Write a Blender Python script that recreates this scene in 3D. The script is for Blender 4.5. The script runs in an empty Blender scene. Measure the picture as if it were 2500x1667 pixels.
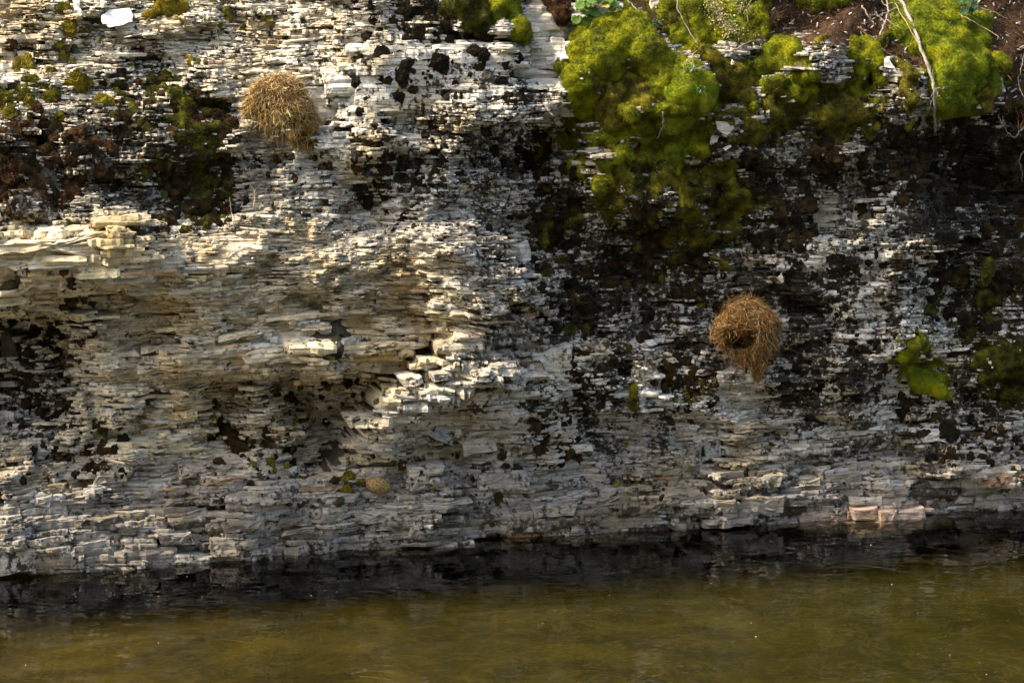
import bpy, bmesh, math, random
import numpy as np
from mathutils import Vector, Matrix

# ------------------------------------------------------------------ camera, sky, sun
S = bpy.context.scene
COL = S.collection
R = math.radians
CAM_H, CAM_D, PITCH, FOC = 2.0, 8.0, 8.75, 72.0
cd = bpy.data.cameras.new('camera'); cam = bpy.data.objects.new('camera', cd); COL.objects.link(cam)
cam.location = (0, -CAM_D, CAM_H); cam.rotation_euler = (R(90 - PITCH), 0, 0)
cd.lens = FOC; cd.sensor_width = 36; cd.clip_end = 400; cd.clip_start = 0.05
S.camera = cam

SUN = Vector((-0.62, -0.17, 0.77)).normalized()          # direction towards the sun
w = bpy.data.worlds.new('World'); S.world = w; w.use_nodes = True
nt = w.node_tree; bg = nt.nodes['Background']
sk = nt.nodes.new('ShaderNodeTexSky'); sk.sky_type = 'NISHITA'; sk.sun_disc = False
sk.sun_elevation = math.asin(SUN.z); sk.sun_rotation = math.atan2(SUN.x, SUN.y)
nt.links.new(sk.outputs[0], bg.inputs[0]); bg.inputs[1].default_value = 0.15
sk.dust_density = 2.5; sk.ozone_density = .6
sl = bpy.data.lights.new('sun', 'SUN'); so = bpy.data.objects.new('sun', sl); COL.objects.link(so)
sl.energy = 2.05; sl.angle = R(0.5); sl.color = (1.0, 0.92, 0.80)
so.rotation_euler = SUN.to_track_quat('Z', 'Y').to_euler(); so.location = (-6, -2, 9)
S.view_settings.view_transform = 'Standard'; S.view_settings.look = 'None'
S.view_settings.gamma = 1.0; S.view_settings.use_curve_mapping = False
S.view_settings.exposure = 2.15
S.view_settings.use_white_balance = True; S.view_settings.white_balance_temperature = 7900; S.view_settings.white_balance_tint = 8
S.render.engine = 'CYCLES'
S.cycles.max_bounces = 8; S.cycles.diffuse_bounces = 3; S.cycles.transparent_max_bounces = 12

rng = np.random.default_rng(7)
random.seed(7)

# ------------------------------------------------------------------ the wall's own frame: u along it, v up, d out of it
YAW = R(13.0)
T = np.array([math.cos(YAW), math.sin(YAW), 0.0]); N = np.array([math.sin(YAW), -math.cos(YAW), 0.0]); Z = np.array([0, 0, 1.0])
CP = np.array([0, -CAM_D, CAM_H]); p_ = R(PITCH)
FW = np.array([0, math.cos(p_), -math.sin(p_)]); UP = np.array([0, math.sin(p_), math.cos(p_)]); RT = np.array([1.0, 0, 0])
FPX = FOC / 36.0 * 2500.0

def uvd(u, v, d):
    u = np.asarray(u, float)[..., None]; v = np.asarray(v, float)[..., None]; d = np.asarray(d, float)[..., None]
    return u * T + v * Z + d * N
def proj(P):
    q = P - CP; z = q @ FW
    return 1250 + FPX * (q @ RT) / z, 833.5 - FPX * (q @ UP) / z
def ray_uvd(px, py, d):
    """place on the wall, d metres proud of its base plane"""
    px = np.asarray(px, float); py = np.asarray(py, float)
    r = FW + ((px - 1250) / FPX)[..., None] * RT + ((833.5 - py) / FPX)[..., None] * UP
    t = (np.asarray(d) - CP @ N) / (r @ N)
    P = CP + t[..., None] * r
    return P @ T, P @ Z
def depth_px(px, py):   # metres per photo pixel there
    u, v = ray_uvd(np.array([px]), np.array([py]), 0.0); P = uvd(u, v, 0 * u)[0]
    return float((P - CP) @ FW) / FPX

# ------------------------------------------------------------------ noise
def _h(ix, iy, iz, seed):
    h = (ix.astype(np.int64) * 374761393 + iy.astype(np.int64) * 668265263 + iz.astype(np.int64) * 2147483647 + seed * 974711) & 0xffffffff
    h = ((h ^ (h >> 13)) * 1274126177) & 0xffffffff
    h = ((h ^ (h >> 16)) * 2246822519) & 0xffffffff
    return ((h ^ (h >> 15)) & 0xffffff) / float(0xffffff)
def vn(x, y, z=0.0, seed=0):
    x, y, z = np.broadcast_arrays(np.asarray(x, float), np.asarray(y, float), np.asarray(z, float))
    ix, iy, iz = np.floor(x), np.floor(y), np.floor(z)
    fx, fy, fz = x - ix, y - iy, z - iz
    fx, fy, fz = [f * f * (3 - 2 * f) for f in (fx, fy, fz)]
    o = 0
    for a in (0, 1):
        for b in (0, 1):
            for c in (0, 1):
                o = o + _h(ix + a, iy + b, iz + c, seed) * (fx if a else 1 - fx) * (fy if b else 1 - fy) * (fz if c else 1 - fz)
    return o * 2 - 1
def fbm(x, y, z=0.0, seed=0, o=4):
    s, a, t = 0, 1.0, 0
    for i in range(o):
        s = s + a * vn(x * 2**i, y * 2**i, np.asarray(z) * 2**i, seed + i * 17); t += a; a *= .5
    return s / t

# ------------------------------------------------------------------ maps over the wall (cells of 10 photo pixels, 400 px of margin)
M0, CELL = 500, 10
GW, GH = (2500 + 2 * M0) // CELL, (1667 + 2 * M0) // CELL
gx, gy = np.meshgrid((np.arange(GW) + .5) * CELL - M0, (np.arange(GH) + .5) * CELL - M0)
def blur(a, k):
    k = max(1, int(k))
    for ax in (0, 1):
        for _ in range(2):
            p = np.pad(a, [(k, k) if i == ax else (0, 0) for i in (0, 1)], mode='edge')
            c = np.cumsum(p, axis=ax); c = np.insert(c, 0, 0, axis=ax)
            n = a.shape[ax]
            a = (np.take(c, range(2 * k + 1, 2 * k + 1 + n), axis=ax) - np.take(c, range(0, n), axis=ax)) / (2 * k + 1)
    return a
WX, WY = fbm(gx / 90, gy / 90, 0, 5), fbm(gx / 90, gy / 90, 0, 9)
def poly(pts, soft=2, wob=18):
    x, y = gx + WX * wob, gy + WY * wob
    ins = np.zeros(gx.shape, bool); n = len(pts)
    for i in range(n):
        (x0, y0), (x1, y1) = pts[i], pts[(i + 1) % n]
        if y0 == y1: continue
        c = ((y0 > y) != (y1 > y)) & (x < (x1 - x0) * (y - y0) / (y1 - y0) + x0)
        ins ^= c
    a = ins.astype(float)
    return blur(a, soft) if soft else a
def gau(cx, cy, rx, ry):
    return np.exp(-((gx - cx) / rx) ** 2 - ((gy - cy) / ry) ** 2)
def samp(A, px, py):
    x = np.clip((np.asarray(px) + M0) / CELL - .5, 0, GW - 1.001); y = np.clip((np.asarray(py) + M0) / CELL - .5, 0, GH - 1.001)
    ix, iy = x.astype(int), y.astype(int); fx, fy = x - ix, y - iy
    return (A[iy, ix] * (1 - fx) + A[iy, ix + 1] * fx) * (1 - fy) + (A[iy + 1, ix] * (1 - fx) + A[iy + 1, ix + 1] * fx) * fy
def sstep(a, b, x):
    t = np.clip((x - a) / (b - a), 0, 1); return t * t * (3 - 2 * t)

SMOOTH0 = poly([(850, 125), (1180, 110), (1230, 200), (1000, 260), (830, 330)], 1, 8) + poly([(1290, 10), (1390, 10), (1395, 215), (1300, 205)], 0, 4) + gau(770, 270, 50, 60)
# outward relief of the rock, metres
D = np.zeros_like(gx)
lean_l = np.clip(330 - gy, 0, None) * 0.0008 * sstep(1000, 650, gx)
lean_c = np.clip(110 - gy, 0, None) * 0.0007 * sstep(650, 1000, gx)
brow = np.interp(gx, [1300, 1500, 1750, 2000, 2200, 2350, 2500, 3000], [40, 120, 150, 110, 170, 250, 280, 320])
lean_r = np.clip(brow - gy, 0, None) * 0.0008 * sstep(1350, 1480, gx)
D -= .78 * np.maximum(np.maximum(lean_l, lean_c), lean_r)
D += 0.10 * gau(300, 620, 420, 130) + 0.06 * gau(900, 760, 420, 200)               # warm bulge on the left
D += 0.07 * poly([(-400, 540), (330, 540), (420, 600), (340, 690), (120, 745), (-400, 765)], 2)
D -= 0.11 * poly([(-400, 765), (140, 755), (180, 840), (200, 980), (120, 1050), (-400, 1060)], 3)
D += 0.045 * poly([(170, 900), (420, 855), (760, 830), (1060, 800), (1050, 850), (900, 910), (640, 915), (300, 925)], 1)
D -= 0.07 * poly([(480, 925), (900, 915), (930, 890), (960, 900), (880, 1030), (830, 1090), (700, 1150), (520, 1120)], 2)
D -= 0.08 * poly([(640, 960), (900, 930), (860, 1040), (800, 1080)], 1)
D += 0.07 * poly([(560, 960), (880, 950), (880, 985), (560, 990)], 1) * 0.5
D += 0.09 * poly([(1000, 500), (1290, 640), (1345, 800), (1300, 1000), (1120, 1080), (880, 1080), (900, 960), (1060, 830)], 5)   # buttress
D -= 0.08 * poly([(1320, 640), (1420, 620), (1800, 640), (1790, 800), (1560, 850), (1345, 830)], 4)        # dark hollow behind it
D -= 0.07 * poly([(1290, 330), (1420, 300), (1420, 620), (1290, 620)], 4)
D += 0.06 * poly([(1380, 120), (2350, 120), (2300, 400), (1900, 430), (1400, 520)], 8)
D -= 0.16 * poly([(2230, 330), (3000, 300), (3000, 640), (2320, 560)], 4)
D += 0.05 * poly([(2050, 460), (2240, 440), (2260, 700), (2220, 900), (2080, 900)], 5)
D -= 0.02 * poly([(1270, -60), (1400, -60), (1405, 215), (1290, 200)], 1, 6)              # pale smooth slab, set back
D -= 0.03 * poly([(1260, -80), (1290, -80), (1300, 330), (1270, 330)], 1, 6)
D += 0.035 * poly([(850, 120), (1270, 100), (1290, 300), (1150, 380), (780, 400), (800, 240)], 1, 8)   # smooth white face
D -= 0.05 * poly([(360, 180), (470, 190), (570, 320), (560, 560), (370, 560), (390, 330)], 4)
D -= 0.05 * poly([(540, 200), (580, 200), (580, 340), (545, 340)], 2)
D -= 0.07 * poly([(250, 420), (320, 415), (350, 480), (270, 490)], 1, 5)
D += 0.07 * poly([(-400, 1180), (600, 1150), (1300, 1180), (2100, 1130), (3000, 1130), (3000, 1330), (-400, 1480)], 5)
WLX = [-500, 0, 650, 900, 1280, 1650, 1900, 2250, 2500, 3000]; WLY = [1462, 1428, 1388, 1372, 1345, 1318, 1305, 1290, 1262, 1230]
wl = np.interp(gx, WLX, WLY)
D -= 0.40 * poly([(905, 1385), (960, 1358), (1100, 1330), (1195, 1308), (1200, 1360), (905, 1420)], 1, 4)
D -= 0.40 * poly([(1560, 1345), (1640, 1300), (1740, 1265), (1850, 1290), (1900, 1300), (1850, 1345)], 1, 4)
D -= 0.2 * poly([(2180, 1310), (2420, 1262), (2440, 1300), (2180, 1330)], 1, 4)
D -= (0.015 + .07 * sstep(600, 900, gx) * sstep(1950, 1700, gx)) * sstep(wl - 30, wl - 2, gy) + .30 * sstep(wl + 14, wl + 50, gy)
D *= 1.75
D += 0.055 * fbm(gx / 260, gy / 200, 0, 31) + 0.035 * fbm(gx / 90, gy / 55, 0, 37)
def facets(n, sx, sy, off_, tilt_, seed):
    g = np.random.default_rng(seed); cx, cy = g.uniform(-400, 2900, n), g.uniform(-300, 1500, n); o, tx, ty = g.normal(0, off_, n), g.normal(0, tilt_, n), g.normal(0, tilt_ * .7, n)
    best = np.full(gx.shape, 1e9); out = np.zeros_like(gx)
    for i in range(n):
        xx, yy = gx + WX * 14 - cx[i], gy + WY * 10 - cy[i]; xx = xx + .25 * yy; ds = (xx / sx) ** 2 + (yy / sy) ** 2; m = ds < best
        best[m] = ds[m]; out[m] = (o[i] + (tx[i] * xx + ty[i] * yy) * .0016)[m]
    return np.clip(out, -.07, .07)
D += (.03 + .13 * sstep(1150, -100, gx)) * sstep(1080, 1400, gy)
D += facets(300, 1.3, 1.0, .028, .28, 71) * (1 - .7 * np.clip(SMOOTH0, 0, 1)) * (1 - .5 * sstep(1180, 1260, gy))
D += facets(1300, 1.6, 1.0, .011, .2, 72) * (1 - .9 * np.clip(SMOOTH0, 0, 1)) * (1 - .4 * sstep(1180, 1260, gy))
D += facets(2400, 1.7, 1.0, .017, .3, 73) * np.clip(poly([(700, 520), (1320, 560), (1560, 840), (2300, 980), (2300, 1160), (1300, 1200), (600, 1150), (300, 900), (500, 760)], 8) * 1.2, 0, 1)
runnel = poly([(1850, 420), (2230, 420), (2250, 1000), (1900, 1010)], 6)
D += 0.016 * runnel * fbm(gx / 34, gy / 260, 0, 41)

# cracks
def crack(pts, wd, dep):
    m = np.zeros_like(gx)
    for (x0, y0), (x1, y1) in zip(pts[:-1], pts[1:]):
        L2 = (x1 - x0) ** 2 + (y1 - y0) ** 2
        t = np.clip(((gx - x0) * (x1 - x0) + (gy - y0) * (y1 - y0)) / L2, 0, 1)
        m = np.maximum(m, np.exp(-((gx - x0 - t * (x1 - x0)) ** 2 + (gy - y0 - t * (y1 - y0)) ** 2) / wd ** 2))
    return dep * m
D += .045 * poly([(1065, 838), (1180, 850), (1290, 930), (1260, 1080), (1000, 1120), (850, 1110), (885, 1010), (930, 930), (985, 890)], 1, 8)
D -= crack([(1060, 826), (975, 885), (915, 945), (880, 1020), (835, 1080), (770, 1150)], 15, .20)
D -= crack([(855, 100), (850, 160), (838, 240)], 10, .05)
D -= crack([(730, 1210), (690, 1290), (640, 1330), (640, 1400)], 10, .05)
D -= crack([(480, 1240), (440, 1330), (400, 1390)], 9, .04)
D -= crack([(1060, 760), (1055, 840)], 9, .05)
D -= crack([(1200, 1180), (1210, 1300), (1190, 1350)], 10, .04)
D -= crack([(1510, 850), (1530, 1010)], 10, .04)
D -= crack([(1975, 1020), (1990, 1100), (1940, 1180)], 9, .03)

# what the rock looks like where
TAN = np.clip(poly([(-400, 540), (420, 560), (700, 560), (1100, 640), (1180, 800), (1060, 870), (900, 1150), (500, 1180), (150, 1130), (180, 900), (-400, 740)], 6), 0, 1)
CREAM = poly([(-400, 560), (330, 545), (330, 690), (100, 740), (-400, 750)], 2) + poly([(600, 870), (900, 830), (1040, 820), (900, 910), (640, 905)], 2) + poly([(260, 1040), (520, 1040), (480, 1100), (300, 1090)], 3)
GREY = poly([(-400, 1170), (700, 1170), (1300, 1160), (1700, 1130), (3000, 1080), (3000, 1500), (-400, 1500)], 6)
WHITE = poly([(780, 100), (1420, 30), (1420, 330), (1200, 560), (780, 520)], 5) + poly([(1380, 560), (2500, 430), (2500, 1000), (1350, 1050)], 8) + .8 * poly([(-400, -400), (900, -400), (900, 350), (-400, 330)], 8)
PINK = poly([(1930, 1245), (2230, 1225), (2230, 1290), (1940, 1300)], 2) + poly([(0, 1395), (130, 1385), (130, 1420), (0, 1425)], 1)
SMOOTH = SMOOTH0
THICK = 0.0068 + 0.0 * gx
THICK += 0.014 * poly([(-400, 545), (340, 545), (340, 700), (-400, 750)], 3) + 0.012 * gau(800, 880, 260, 50) + 0.010 * gau(1150, 950, 220, 150)
THICK += 0.010 * poly([(-400, 1250), (900, 1230), (1700, 1150), (3000, 1130), (3000, 1500), (-400, 1500)], 5) + 0.012 * PINK
THICK -= 0.0030 * gau(820, 690, 300, 100)
THICK += 0.012 * np.clip(SMOOTH, 0, 1)
THICK += 0.03 * np.clip((np.abs(gx - 1250) - 1265) / 160, 0, 1)
THICK = THICK * np.exp(.55 * fbm(gx / 170, gy / 45, 0, 221, 3) * (gy > -100))
ROUGH = 1.0 - .35 * runnel - 0.9 * np.clip(SMOOTH, 0, 1) - .5 * GREY + 0.4 * poly([(-400, -100), (840, -100), (820, 330), (-400, 330)], 6) + 0.6 * gau(1150, 950, 220, 160)
LICH = np.clip(0.25 + 0.45 * gau(1150, 380, 260, 200) + 0.5 * poly([(1300, 300), (2500, 250), (2500, 1050), (1330, 1000)], 10) - .25 * TAN + 0.12 * GREY, 0, 1) - .5 * poly([(1285, 0), (1395, 0), (1395, 215), (1300, 210)], 1, 4)
STREAK = fbm(gx / 34, gy / 130, 0, 333) + .5 * fbm(gx / 120, gy / 120, 0, 335)
LICH = LICH + .38 * poly([(1300, 420), (1440, 520), (1600, 460), (1800, 560), (1780, 720), (1730, 840), (1560, 850), (1345, 810), (1300, 640)], 5)
LICH = LICH + .6 * poly([(2210, 300), (3000, 280), (3000, 560), (2330, 600)], 6) + .5 * poly([(1700, 330), (2250, 300), (2200, 470), (1780, 560)], 7) + .35 * poly([(2250, 560), (3000, 560), (3000, 900), (2350, 900)], 8)
LICH = LICH + .5 * poly([(-400, 760), (130, 755), (190, 900), (190, 1060), (-400, 1080)], 5) + .6 * poly([(-400, 260), (200, 290), (330, 200), (430, 180), (570, 320), (560, 560), (340, 530), (-400, 540)], 6) + .25 * poly([(500, 930), (880, 930), (830, 1080), (640, 1160), (500, 1120)], 5)
LICH = LICH + STREAK * (.55 * sstep(1250, 1400, gx) + .3)
SOIL = poly([(1690, -400), (3000, -400), (3000, 350), (2480, 290), (2380, 215), (2250, 150), (2170, 110), (2050, 105), (1900, 78), (1780, 95), (1700, 40)], 2, 14)
SOIL = np.maximum(SOIL, poly([(1410, -400), (1700, -400), (1700, 40), (1600, 60), (1560, 30), (1500, -20)], 2))
WARMW = poly([(-400, -400), (860, -400), (800, 260), (520, 330), (-400, 330)], 8)

def relief(u, v):
    d = np.zeros_like(u)
    for _ in range(3):
        px, py = proj(uvd(u, v, d)); d = samp(D, px, py)
    return d, px, py

# ------------------------------------------------------------------ material helper
def mat(name):
    m = bpy.data.materials.new(name); m.use_nodes = True
    t = m.node_tree; b = t.nodes['Principled BSDF']
    def nd(kind, **k):
        n = t.nodes.new(kind)
        for a, val in k.items():
            if a.startswith('i_'):
                key = a[2:]; key = int(key) if key.isdigit() else key.replace('_', ' ')
                n.inputs[key].default_value = val
            else: setattr(n, a, val)
        return n
    return m, t, b, nd
def ramp(nd, stops, interp='LINEAR'):
    r = nd('ShaderNodeValToRGB'); e = r.color_ramp; e.interpolation = interp
    e.elements[0].position, e.elements[0].color = stops[0][0], (*stops[0][1], 1)
    e.elements[1].position, e.elements[1].color = stops[-1][0], (*stops[-1][1], 1)
    for p, c in stops[1:-1]:
        x = e.elements.new(p); x.color = (*c, 1)
    return r

def rock_material():
    m, t, b, nd = mat('layered_shale'); L = t.links.new
    at = nd('ShaderNodeAttribute', attribute_name='tone'); al = nd('ShaderNodeAttribute', attribute_name='lichen')
    geo = nd('ShaderNodeNewGeometry')
    mp = nd('ShaderNodeMapping'); mp.inputs['Rotation'].default_value = (0, 0, -YAW); mp.inputs['Scale'].default_value = (9, 9, 120)
    L(geo.outputs['Position'], mp.inputs[0])
    st = nd('ShaderNodeTexNoise', i_Scale=1.0, i_Detail=4.0, i_Roughness=.6); L(mp.outputs[0], st.inputs['Vector'])
    n1 = nd('ShaderNodeTexNoise', i_Scale=14.0, i_Detail=5.0, i_Roughness=.65); L(geo.outputs['Position'], n1.inputs['Vector'])
    n2 = nd('ShaderNodeTexNoise', i_Scale=48.0, i_Detail=4.0, i_Roughness=.7); L(geo.outputs['Position'], n2.inputs['Vector'])
    # laminations: darker and paler lines
    r1 = ramp(nd, [(.30, (.42, .40, .36)), (.5, (.95, .95, .95)), (.72, (1.22, 1.2, 1.16))]); L(st.outputs[0], r1.inputs[0])
    mul = nd('ShaderNodeMix', data_type='RGBA', blend_type='MULTIPLY', i_0=.85); L(at.outputs['Color'], mul.inputs[6]); L(r1.outputs[0], mul.inputs[7])
    r2 = ramp(nd, [(.32, (.55, .52, .46)), (.52, (1, 1, 1)), (.7, (1.12, 1.12, 1.12))]); L(n1.outputs[0], r2.inputs[0])
    mu2 = nd('ShaderNodeMix', data_type='RGBA', blend_type='MULTIPLY', i_0=.8); L(mul.outputs[2], mu2.inputs[6]); L(r2.outputs[0], mu2.inputs[7])
    # ochre seep stains
    n4 = nd('ShaderNodeTexNoise', i_Scale=3.6, i_Detail=6.0, i_Roughness=.7); L(geo.outputs['Position'], n4.inputs['Vector'])
    r4 = ramp(nd, [(.52, (1, 1, 1)), (.60, (.92, .82, .62)), (.72, (.66, .50, .27))]); L(n4.outputs[0], r4.inputs[0])
    mu4 = nd('ShaderNodeMix', data_type='RGBA', blend_type='MULTIPLY', i_0=.8); L(mu2.outputs[2], mu4.inputs[6]); L(r4.outputs[0], mu4.inputs[7]); mu2 = mu4
    # black crust lichen in specks and blotches
    ad = nd('ShaderNodeMath', operation='MULTIPLY_ADD'); L(n1.outputs[0], ad.inputs[0]); ad.inputs[1].default_value = .48
    sc = nd('ShaderNodeMath', operation='MULTIPLY'); L(n2.outputs[0], sc.inputs[0]); sc.inputs[1].default_value = .62; L(sc.outputs[0], ad.inputs[2])
    a2 = nd('ShaderNodeMath', operation='MULTIPLY_ADD'); L(al.outputs['Fac'], a2.inputs[0]); a2.inputs[1].default_value = .17; L(ad.outputs[0], a2.inputs[2])
    rl = ramp(nd, [(.62, (0, 0, 0)), (.70, (1, 1, 1))]); L(a2.outputs[0], rl.inputs[0])
    mx = nd('ShaderNodeMix', data_type='RGBA'); L(rl.outputs[0], mx.inputs[0]); L(mu2.outputs[2], mx.inputs[6]); mx.inputs[7].default_value = (.026, .021, .015, 1)
    L(mx.outputs[2], b.inputs['Base Color'])
    b.inputs['Roughness'].default_value = .85; b.inputs['Specular IOR Level'].default_value = .25
    bs = nd('ShaderNodeMath', operation='ADD'); L(st.outputs[0], bs.inputs[0]); L(n2.outputs[0], bs.inputs[1])
    bp = nd('ShaderNodeBump', i_Strength=.75, i_Distance=.006); L(bs.outputs[0], bp.inputs['Height']); L(bp.outputs[0], b.inputs['Normal'])
    return m
M_ROCK = rock_material()

def earth_material(name, c0, c1, c2, sc=22):
    m, t, b, nd = mat(name); L = t.links.new
    geo = nd('ShaderNodeNewGeometry')
    n = nd('ShaderNodeTexNoise', i_Scale=float(sc), i_Detail=6.0, i_Roughness=.7); L(geo.outputs['Position'], n.inputs['Vector'])
    r = ramp(nd, [(.3, c0), (.5, c1), (.72, c2)]); L(n.outputs[0], r.inputs[0]); L(r.outputs[0], b.inputs['Base Color'])
    n2 = nd('ShaderNodeTexNoise', i_Scale=160.0, i_Detail=3.0); L(geo.outputs['Position'], n2.inputs['Vector'])
    bp = nd('ShaderNodeBump', i_Strength=.9, i_Distance=.01); L(n2.outputs[0], bp.inputs['Height']); L(bp.outputs[0], b.inputs['Normal'])
    b.inputs['Roughness'].default_value = .95; b.inputs['Specular IOR Level'].default_value = .1
    return m
M_BACK = earth_material('crevice_earth', (.03, .025, .018), (.06, .05, .035), (.10, .085, .06))
M_SOIL = earth_material('forest_soil', (.018, .011, .007), (.045, .026, .016), (.085, .05, .03), 30)

def moss_material(name, stops, sc=26, fine=0.5, sheen=.0):
    """stops: colours from old to young growth"""
    m, t, b, nd = mat(name); L = t.links.new
    geo = nd('ShaderNodeNewGeometry')
    n = nd('ShaderNodeTexNoise', i_Scale=float(sc), i_Detail=4.0, i_Roughness=.6); L(geo.outputs['Position'], n.inputs['Vector'])
    n2 = nd('ShaderNodeTexNoise', i_Scale=260.0, i_Detail=3.0, i_Roughness=.7); L(geo.outputs['Position'], n2.inputs['Vector'])
    mm = nd('ShaderNodeMath', operation='MULTIPLY_ADD'); L(n2.outputs[0], mm.inputs[0]); mm.inputs[1].default_value = fine
    sb = nd('ShaderNodeMath', operation='ADD'); L(n.outputs[0], sb.inputs[0]); sb.inputs[1].default_value = -fine / 2; L(sb.outputs[0], mm.inputs[2])
    r = ramp(nd, stops); L(mm.outputs[0], r.inputs[0]); L(r.outputs[0], b.inputs['Base Color'])
    bp = nd('ShaderNodeBump', i_Strength=1.0, i_Distance=.008); L(n2.outputs[0], bp.inputs['Height']); L(bp.outputs[0], b.inputs['Normal'])
    b.inputs['Roughness'].default_value = .9; b.inputs['Specular IOR Level'].default_value = .1
    if sheen: b.inputs['Sheen Weight'].default_value = sheen; b.inputs['Sheen Tint'].default_value = (.8, .9, .2, 1)
    return m
M_MOSS = {
 'green': moss_material('green_moss', [(.30, (0.0307, 0.0220, 0.0031)), (.40, (0.0562, 0.0602, 0.0038)), (.52, (0.1278, 0.1504, 0.0057)), (.66, (0.2353, 0.2308, 0.0074))], 15, .75, .15),
 'bright': moss_material('bright_moss', [(.30, (0.0298, 0.0390, 0.0034)), (.45, (0.0844, 0.1163, 0.0052)), (.6, (0.1788, 0.2094, 0.0069)), (.72, (0.2781, 0.2419, 0.0069))], 13, .7, .2),
 'olive': moss_material('olive_moss', [(.30, (0.0211, 0.0123, 0.0047)), (.45, (0.0644, 0.0518, 0.0071)), (.58, (0.1350, 0.1207, 0.0118)), (.72, (0.2228, 0.1847, 0.0187))], 22, .8, .05),
 'gold': moss_material('gold_moss', [(.30, (0.0400, 0.0280, 0.0048)), (.45, (0.1200, 0.0880, 0.0096)), (.6, (0.2080, 0.1600, 0.0120)), (.72, (0.2880, 0.1920, 0.0240))], 24, .4, .1),
 'rust': moss_material('rust_moss', [(.30, (0.0072, 0.0036, 0.0024)), (.45, (0.0360, 0.0156, 0.0072)), (.58, (0.0750, 0.0360, 0.0144)), (.72, (0.1320, 0.0750, 0.0300))], 30, .5),
 'black': moss_material('black_moss', [(.30, (.004, .0035, .002)), (.48, (.011, .009, .005)), (.6, (.022, .016, .007)), (.74, (.05, .034, .013))], 30, .5),
 'umber': moss_material('umber_moss', [(.30, (.006, .004, .002)), (.46, (.022, .014, .005)), (.6, (.05, .030, .009)), (.74, (.10, .06, .02))], 30, .5),
 'darkgreen': moss_material('dark_green_moss', [(.30, (0.0115, 0.0086, 0.0029)), (.46, (0.0316, 0.0316, 0.0057)), (.6, (0.0791, 0.0805, 0.0101)), (.74, (0.1725, 0.1581, 0.0172))], 24, .4),
 'grey': moss_material('grey_lichen_moss', [(.30, (0.0110, 0.0099, 0.0083)), (.46, (0.0385, 0.0352, 0.0303)), (.6, (0.0880, 0.0825, 0.0715)), (.74, (0.1485, 0.1375, 0.1210))], 40, .6),
}
def plain(name, col, rough=.7, var=.35, sc=60, spec=.2):
    m, t, b, nd = mat(name); L = t.links.new
    geo = nd('ShaderNodeNewGeometry')
    n = nd('ShaderNodeTexNoise', i_Scale=float(sc), i_Detail=4.0); L(geo.outputs['Position'], n.inputs['Vector'])
    a = tuple(c * (1 - var) for c in col); z = tuple(min(1, c * (1 + var)) for c in col)
    r = ramp(nd, [(.35, a), (.65, z)]); L(n.outputs[0], r.inputs[0]); L(r.outputs[0], b.inputs['Base Color'])
    bp = nd('ShaderNodeBump', i_Strength=.4, i_Distance=.003); L(n.outputs[0], bp.inputs['Height']); L(bp.outputs[0], b.inputs['Normal'])
    b.inputs['Roughness'].default_value = rough; b.inputs['Specular IOR Level'].default_value = spec
    return m

# ------------------------------------------------------------------ object helpers
def mesh_np(name, V, loops, counts, smooth=False):
    """V (n,3); loops flat vertex indices; counts verts per face"""
    me = bpy.data.meshes.new(name); V = np.ascontiguousarray(V, np.float32)
    loops = np.ascontiguousarray(loops, np.int32); counts = np.ascontiguousarray(counts, np.int32)
    me.vertices.add(len(V)); me.vertices.foreach_set('co', V.ravel())
    me.loops.add(len(loops)); me.loops.foreach_set('vertex_index', loops)
    me.polygons.add(len(counts)); st = np.zeros(len(counts), np.int32); st[1:] = np.cumsum(counts)[:-1]
    me.polygons.foreach_set('loop_start', st); me.polygons.foreach_set('loop_total', counts)
    me.polygons.foreach_set('use_smooth', np.full(len(counts), smooth))
    me.update(calc_edges=True); me.validate()
    return me
def obj(name, me, m=None, parent=None, loc=None):
    o = bpy.data.objects.new(name, me); COL.objects.link(o)
    if m is not None and me is not None and not me.materials: me.materials.append(m)
    if parent is not None: o.parent = parent
    if loc is not None: o.location = loc
    return o
def tag(o, label=None, cat=None, group=None, kind=None):
    if label: o['label'] = label
    if cat: o['category'] = cat
    if group: o['group'] = group
    if kind: o['kind'] = kind
    return o
def empty(name, loc):
    o = bpy.data.objects.new(name, None); COL.objects.link(o); o.location = loc; o.empty_display_size = .05; return o
class MB:
    def __init__(s): s.v, s.l, s.c = [], [], []; s.n = 0
    def add(s, V, faces):
        V = np.asarray(V, float); s.v.append(V)
        for f in faces: s.l.extend([i + s.n for i in f]); s.c.append(len(f))
        s.n += len(V)
    def tube(s, pts, r0, r1, k=6, wob=0):
        P = np.asarray(pts, float); n = len(P)
        ring = []
        a = np.array([.3, .2, .9]) 
        for i in range(n):
            tg = P[min(i + 1, n - 1)] - P[max(i - 1, 0)]; tg /= np.linalg.norm(tg) + 1e-9
            x = np.cross(tg, a); x /= np.linalg.norm(x) + 1e-9; y = np.cross(tg, x)
            r = (r0 + (r1 - r0) * i / max(1, n - 1)) * (1 + wob * random.uniform(-1, 1))
            for j in range(k):
                an = 2 * math.pi * j / k; ring.append(P[i] + r * (math.cos(an) * x + math.sin(an) * y))
        F = [[i * k + j, i * k + (j + 1) % k, (i + 1) * k + (j + 1) % k, (i + 1) * k + j] for i in range(n - 1) for j in range(k)]
        F += [list(range(k))[::-1], [(n - 1) * k + j for j in range(k)]]
        s.add(ring, F)
    def build(s, name, m, parent=None, smooth=True, origin=None):
        V = np.concatenate(s.v); 
        if origin is not None: V = V - np.asarray(origin)
        me = mesh_np(name, V, s.l, s.c, smooth)
        return obj(name, me, m, parent)

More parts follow.
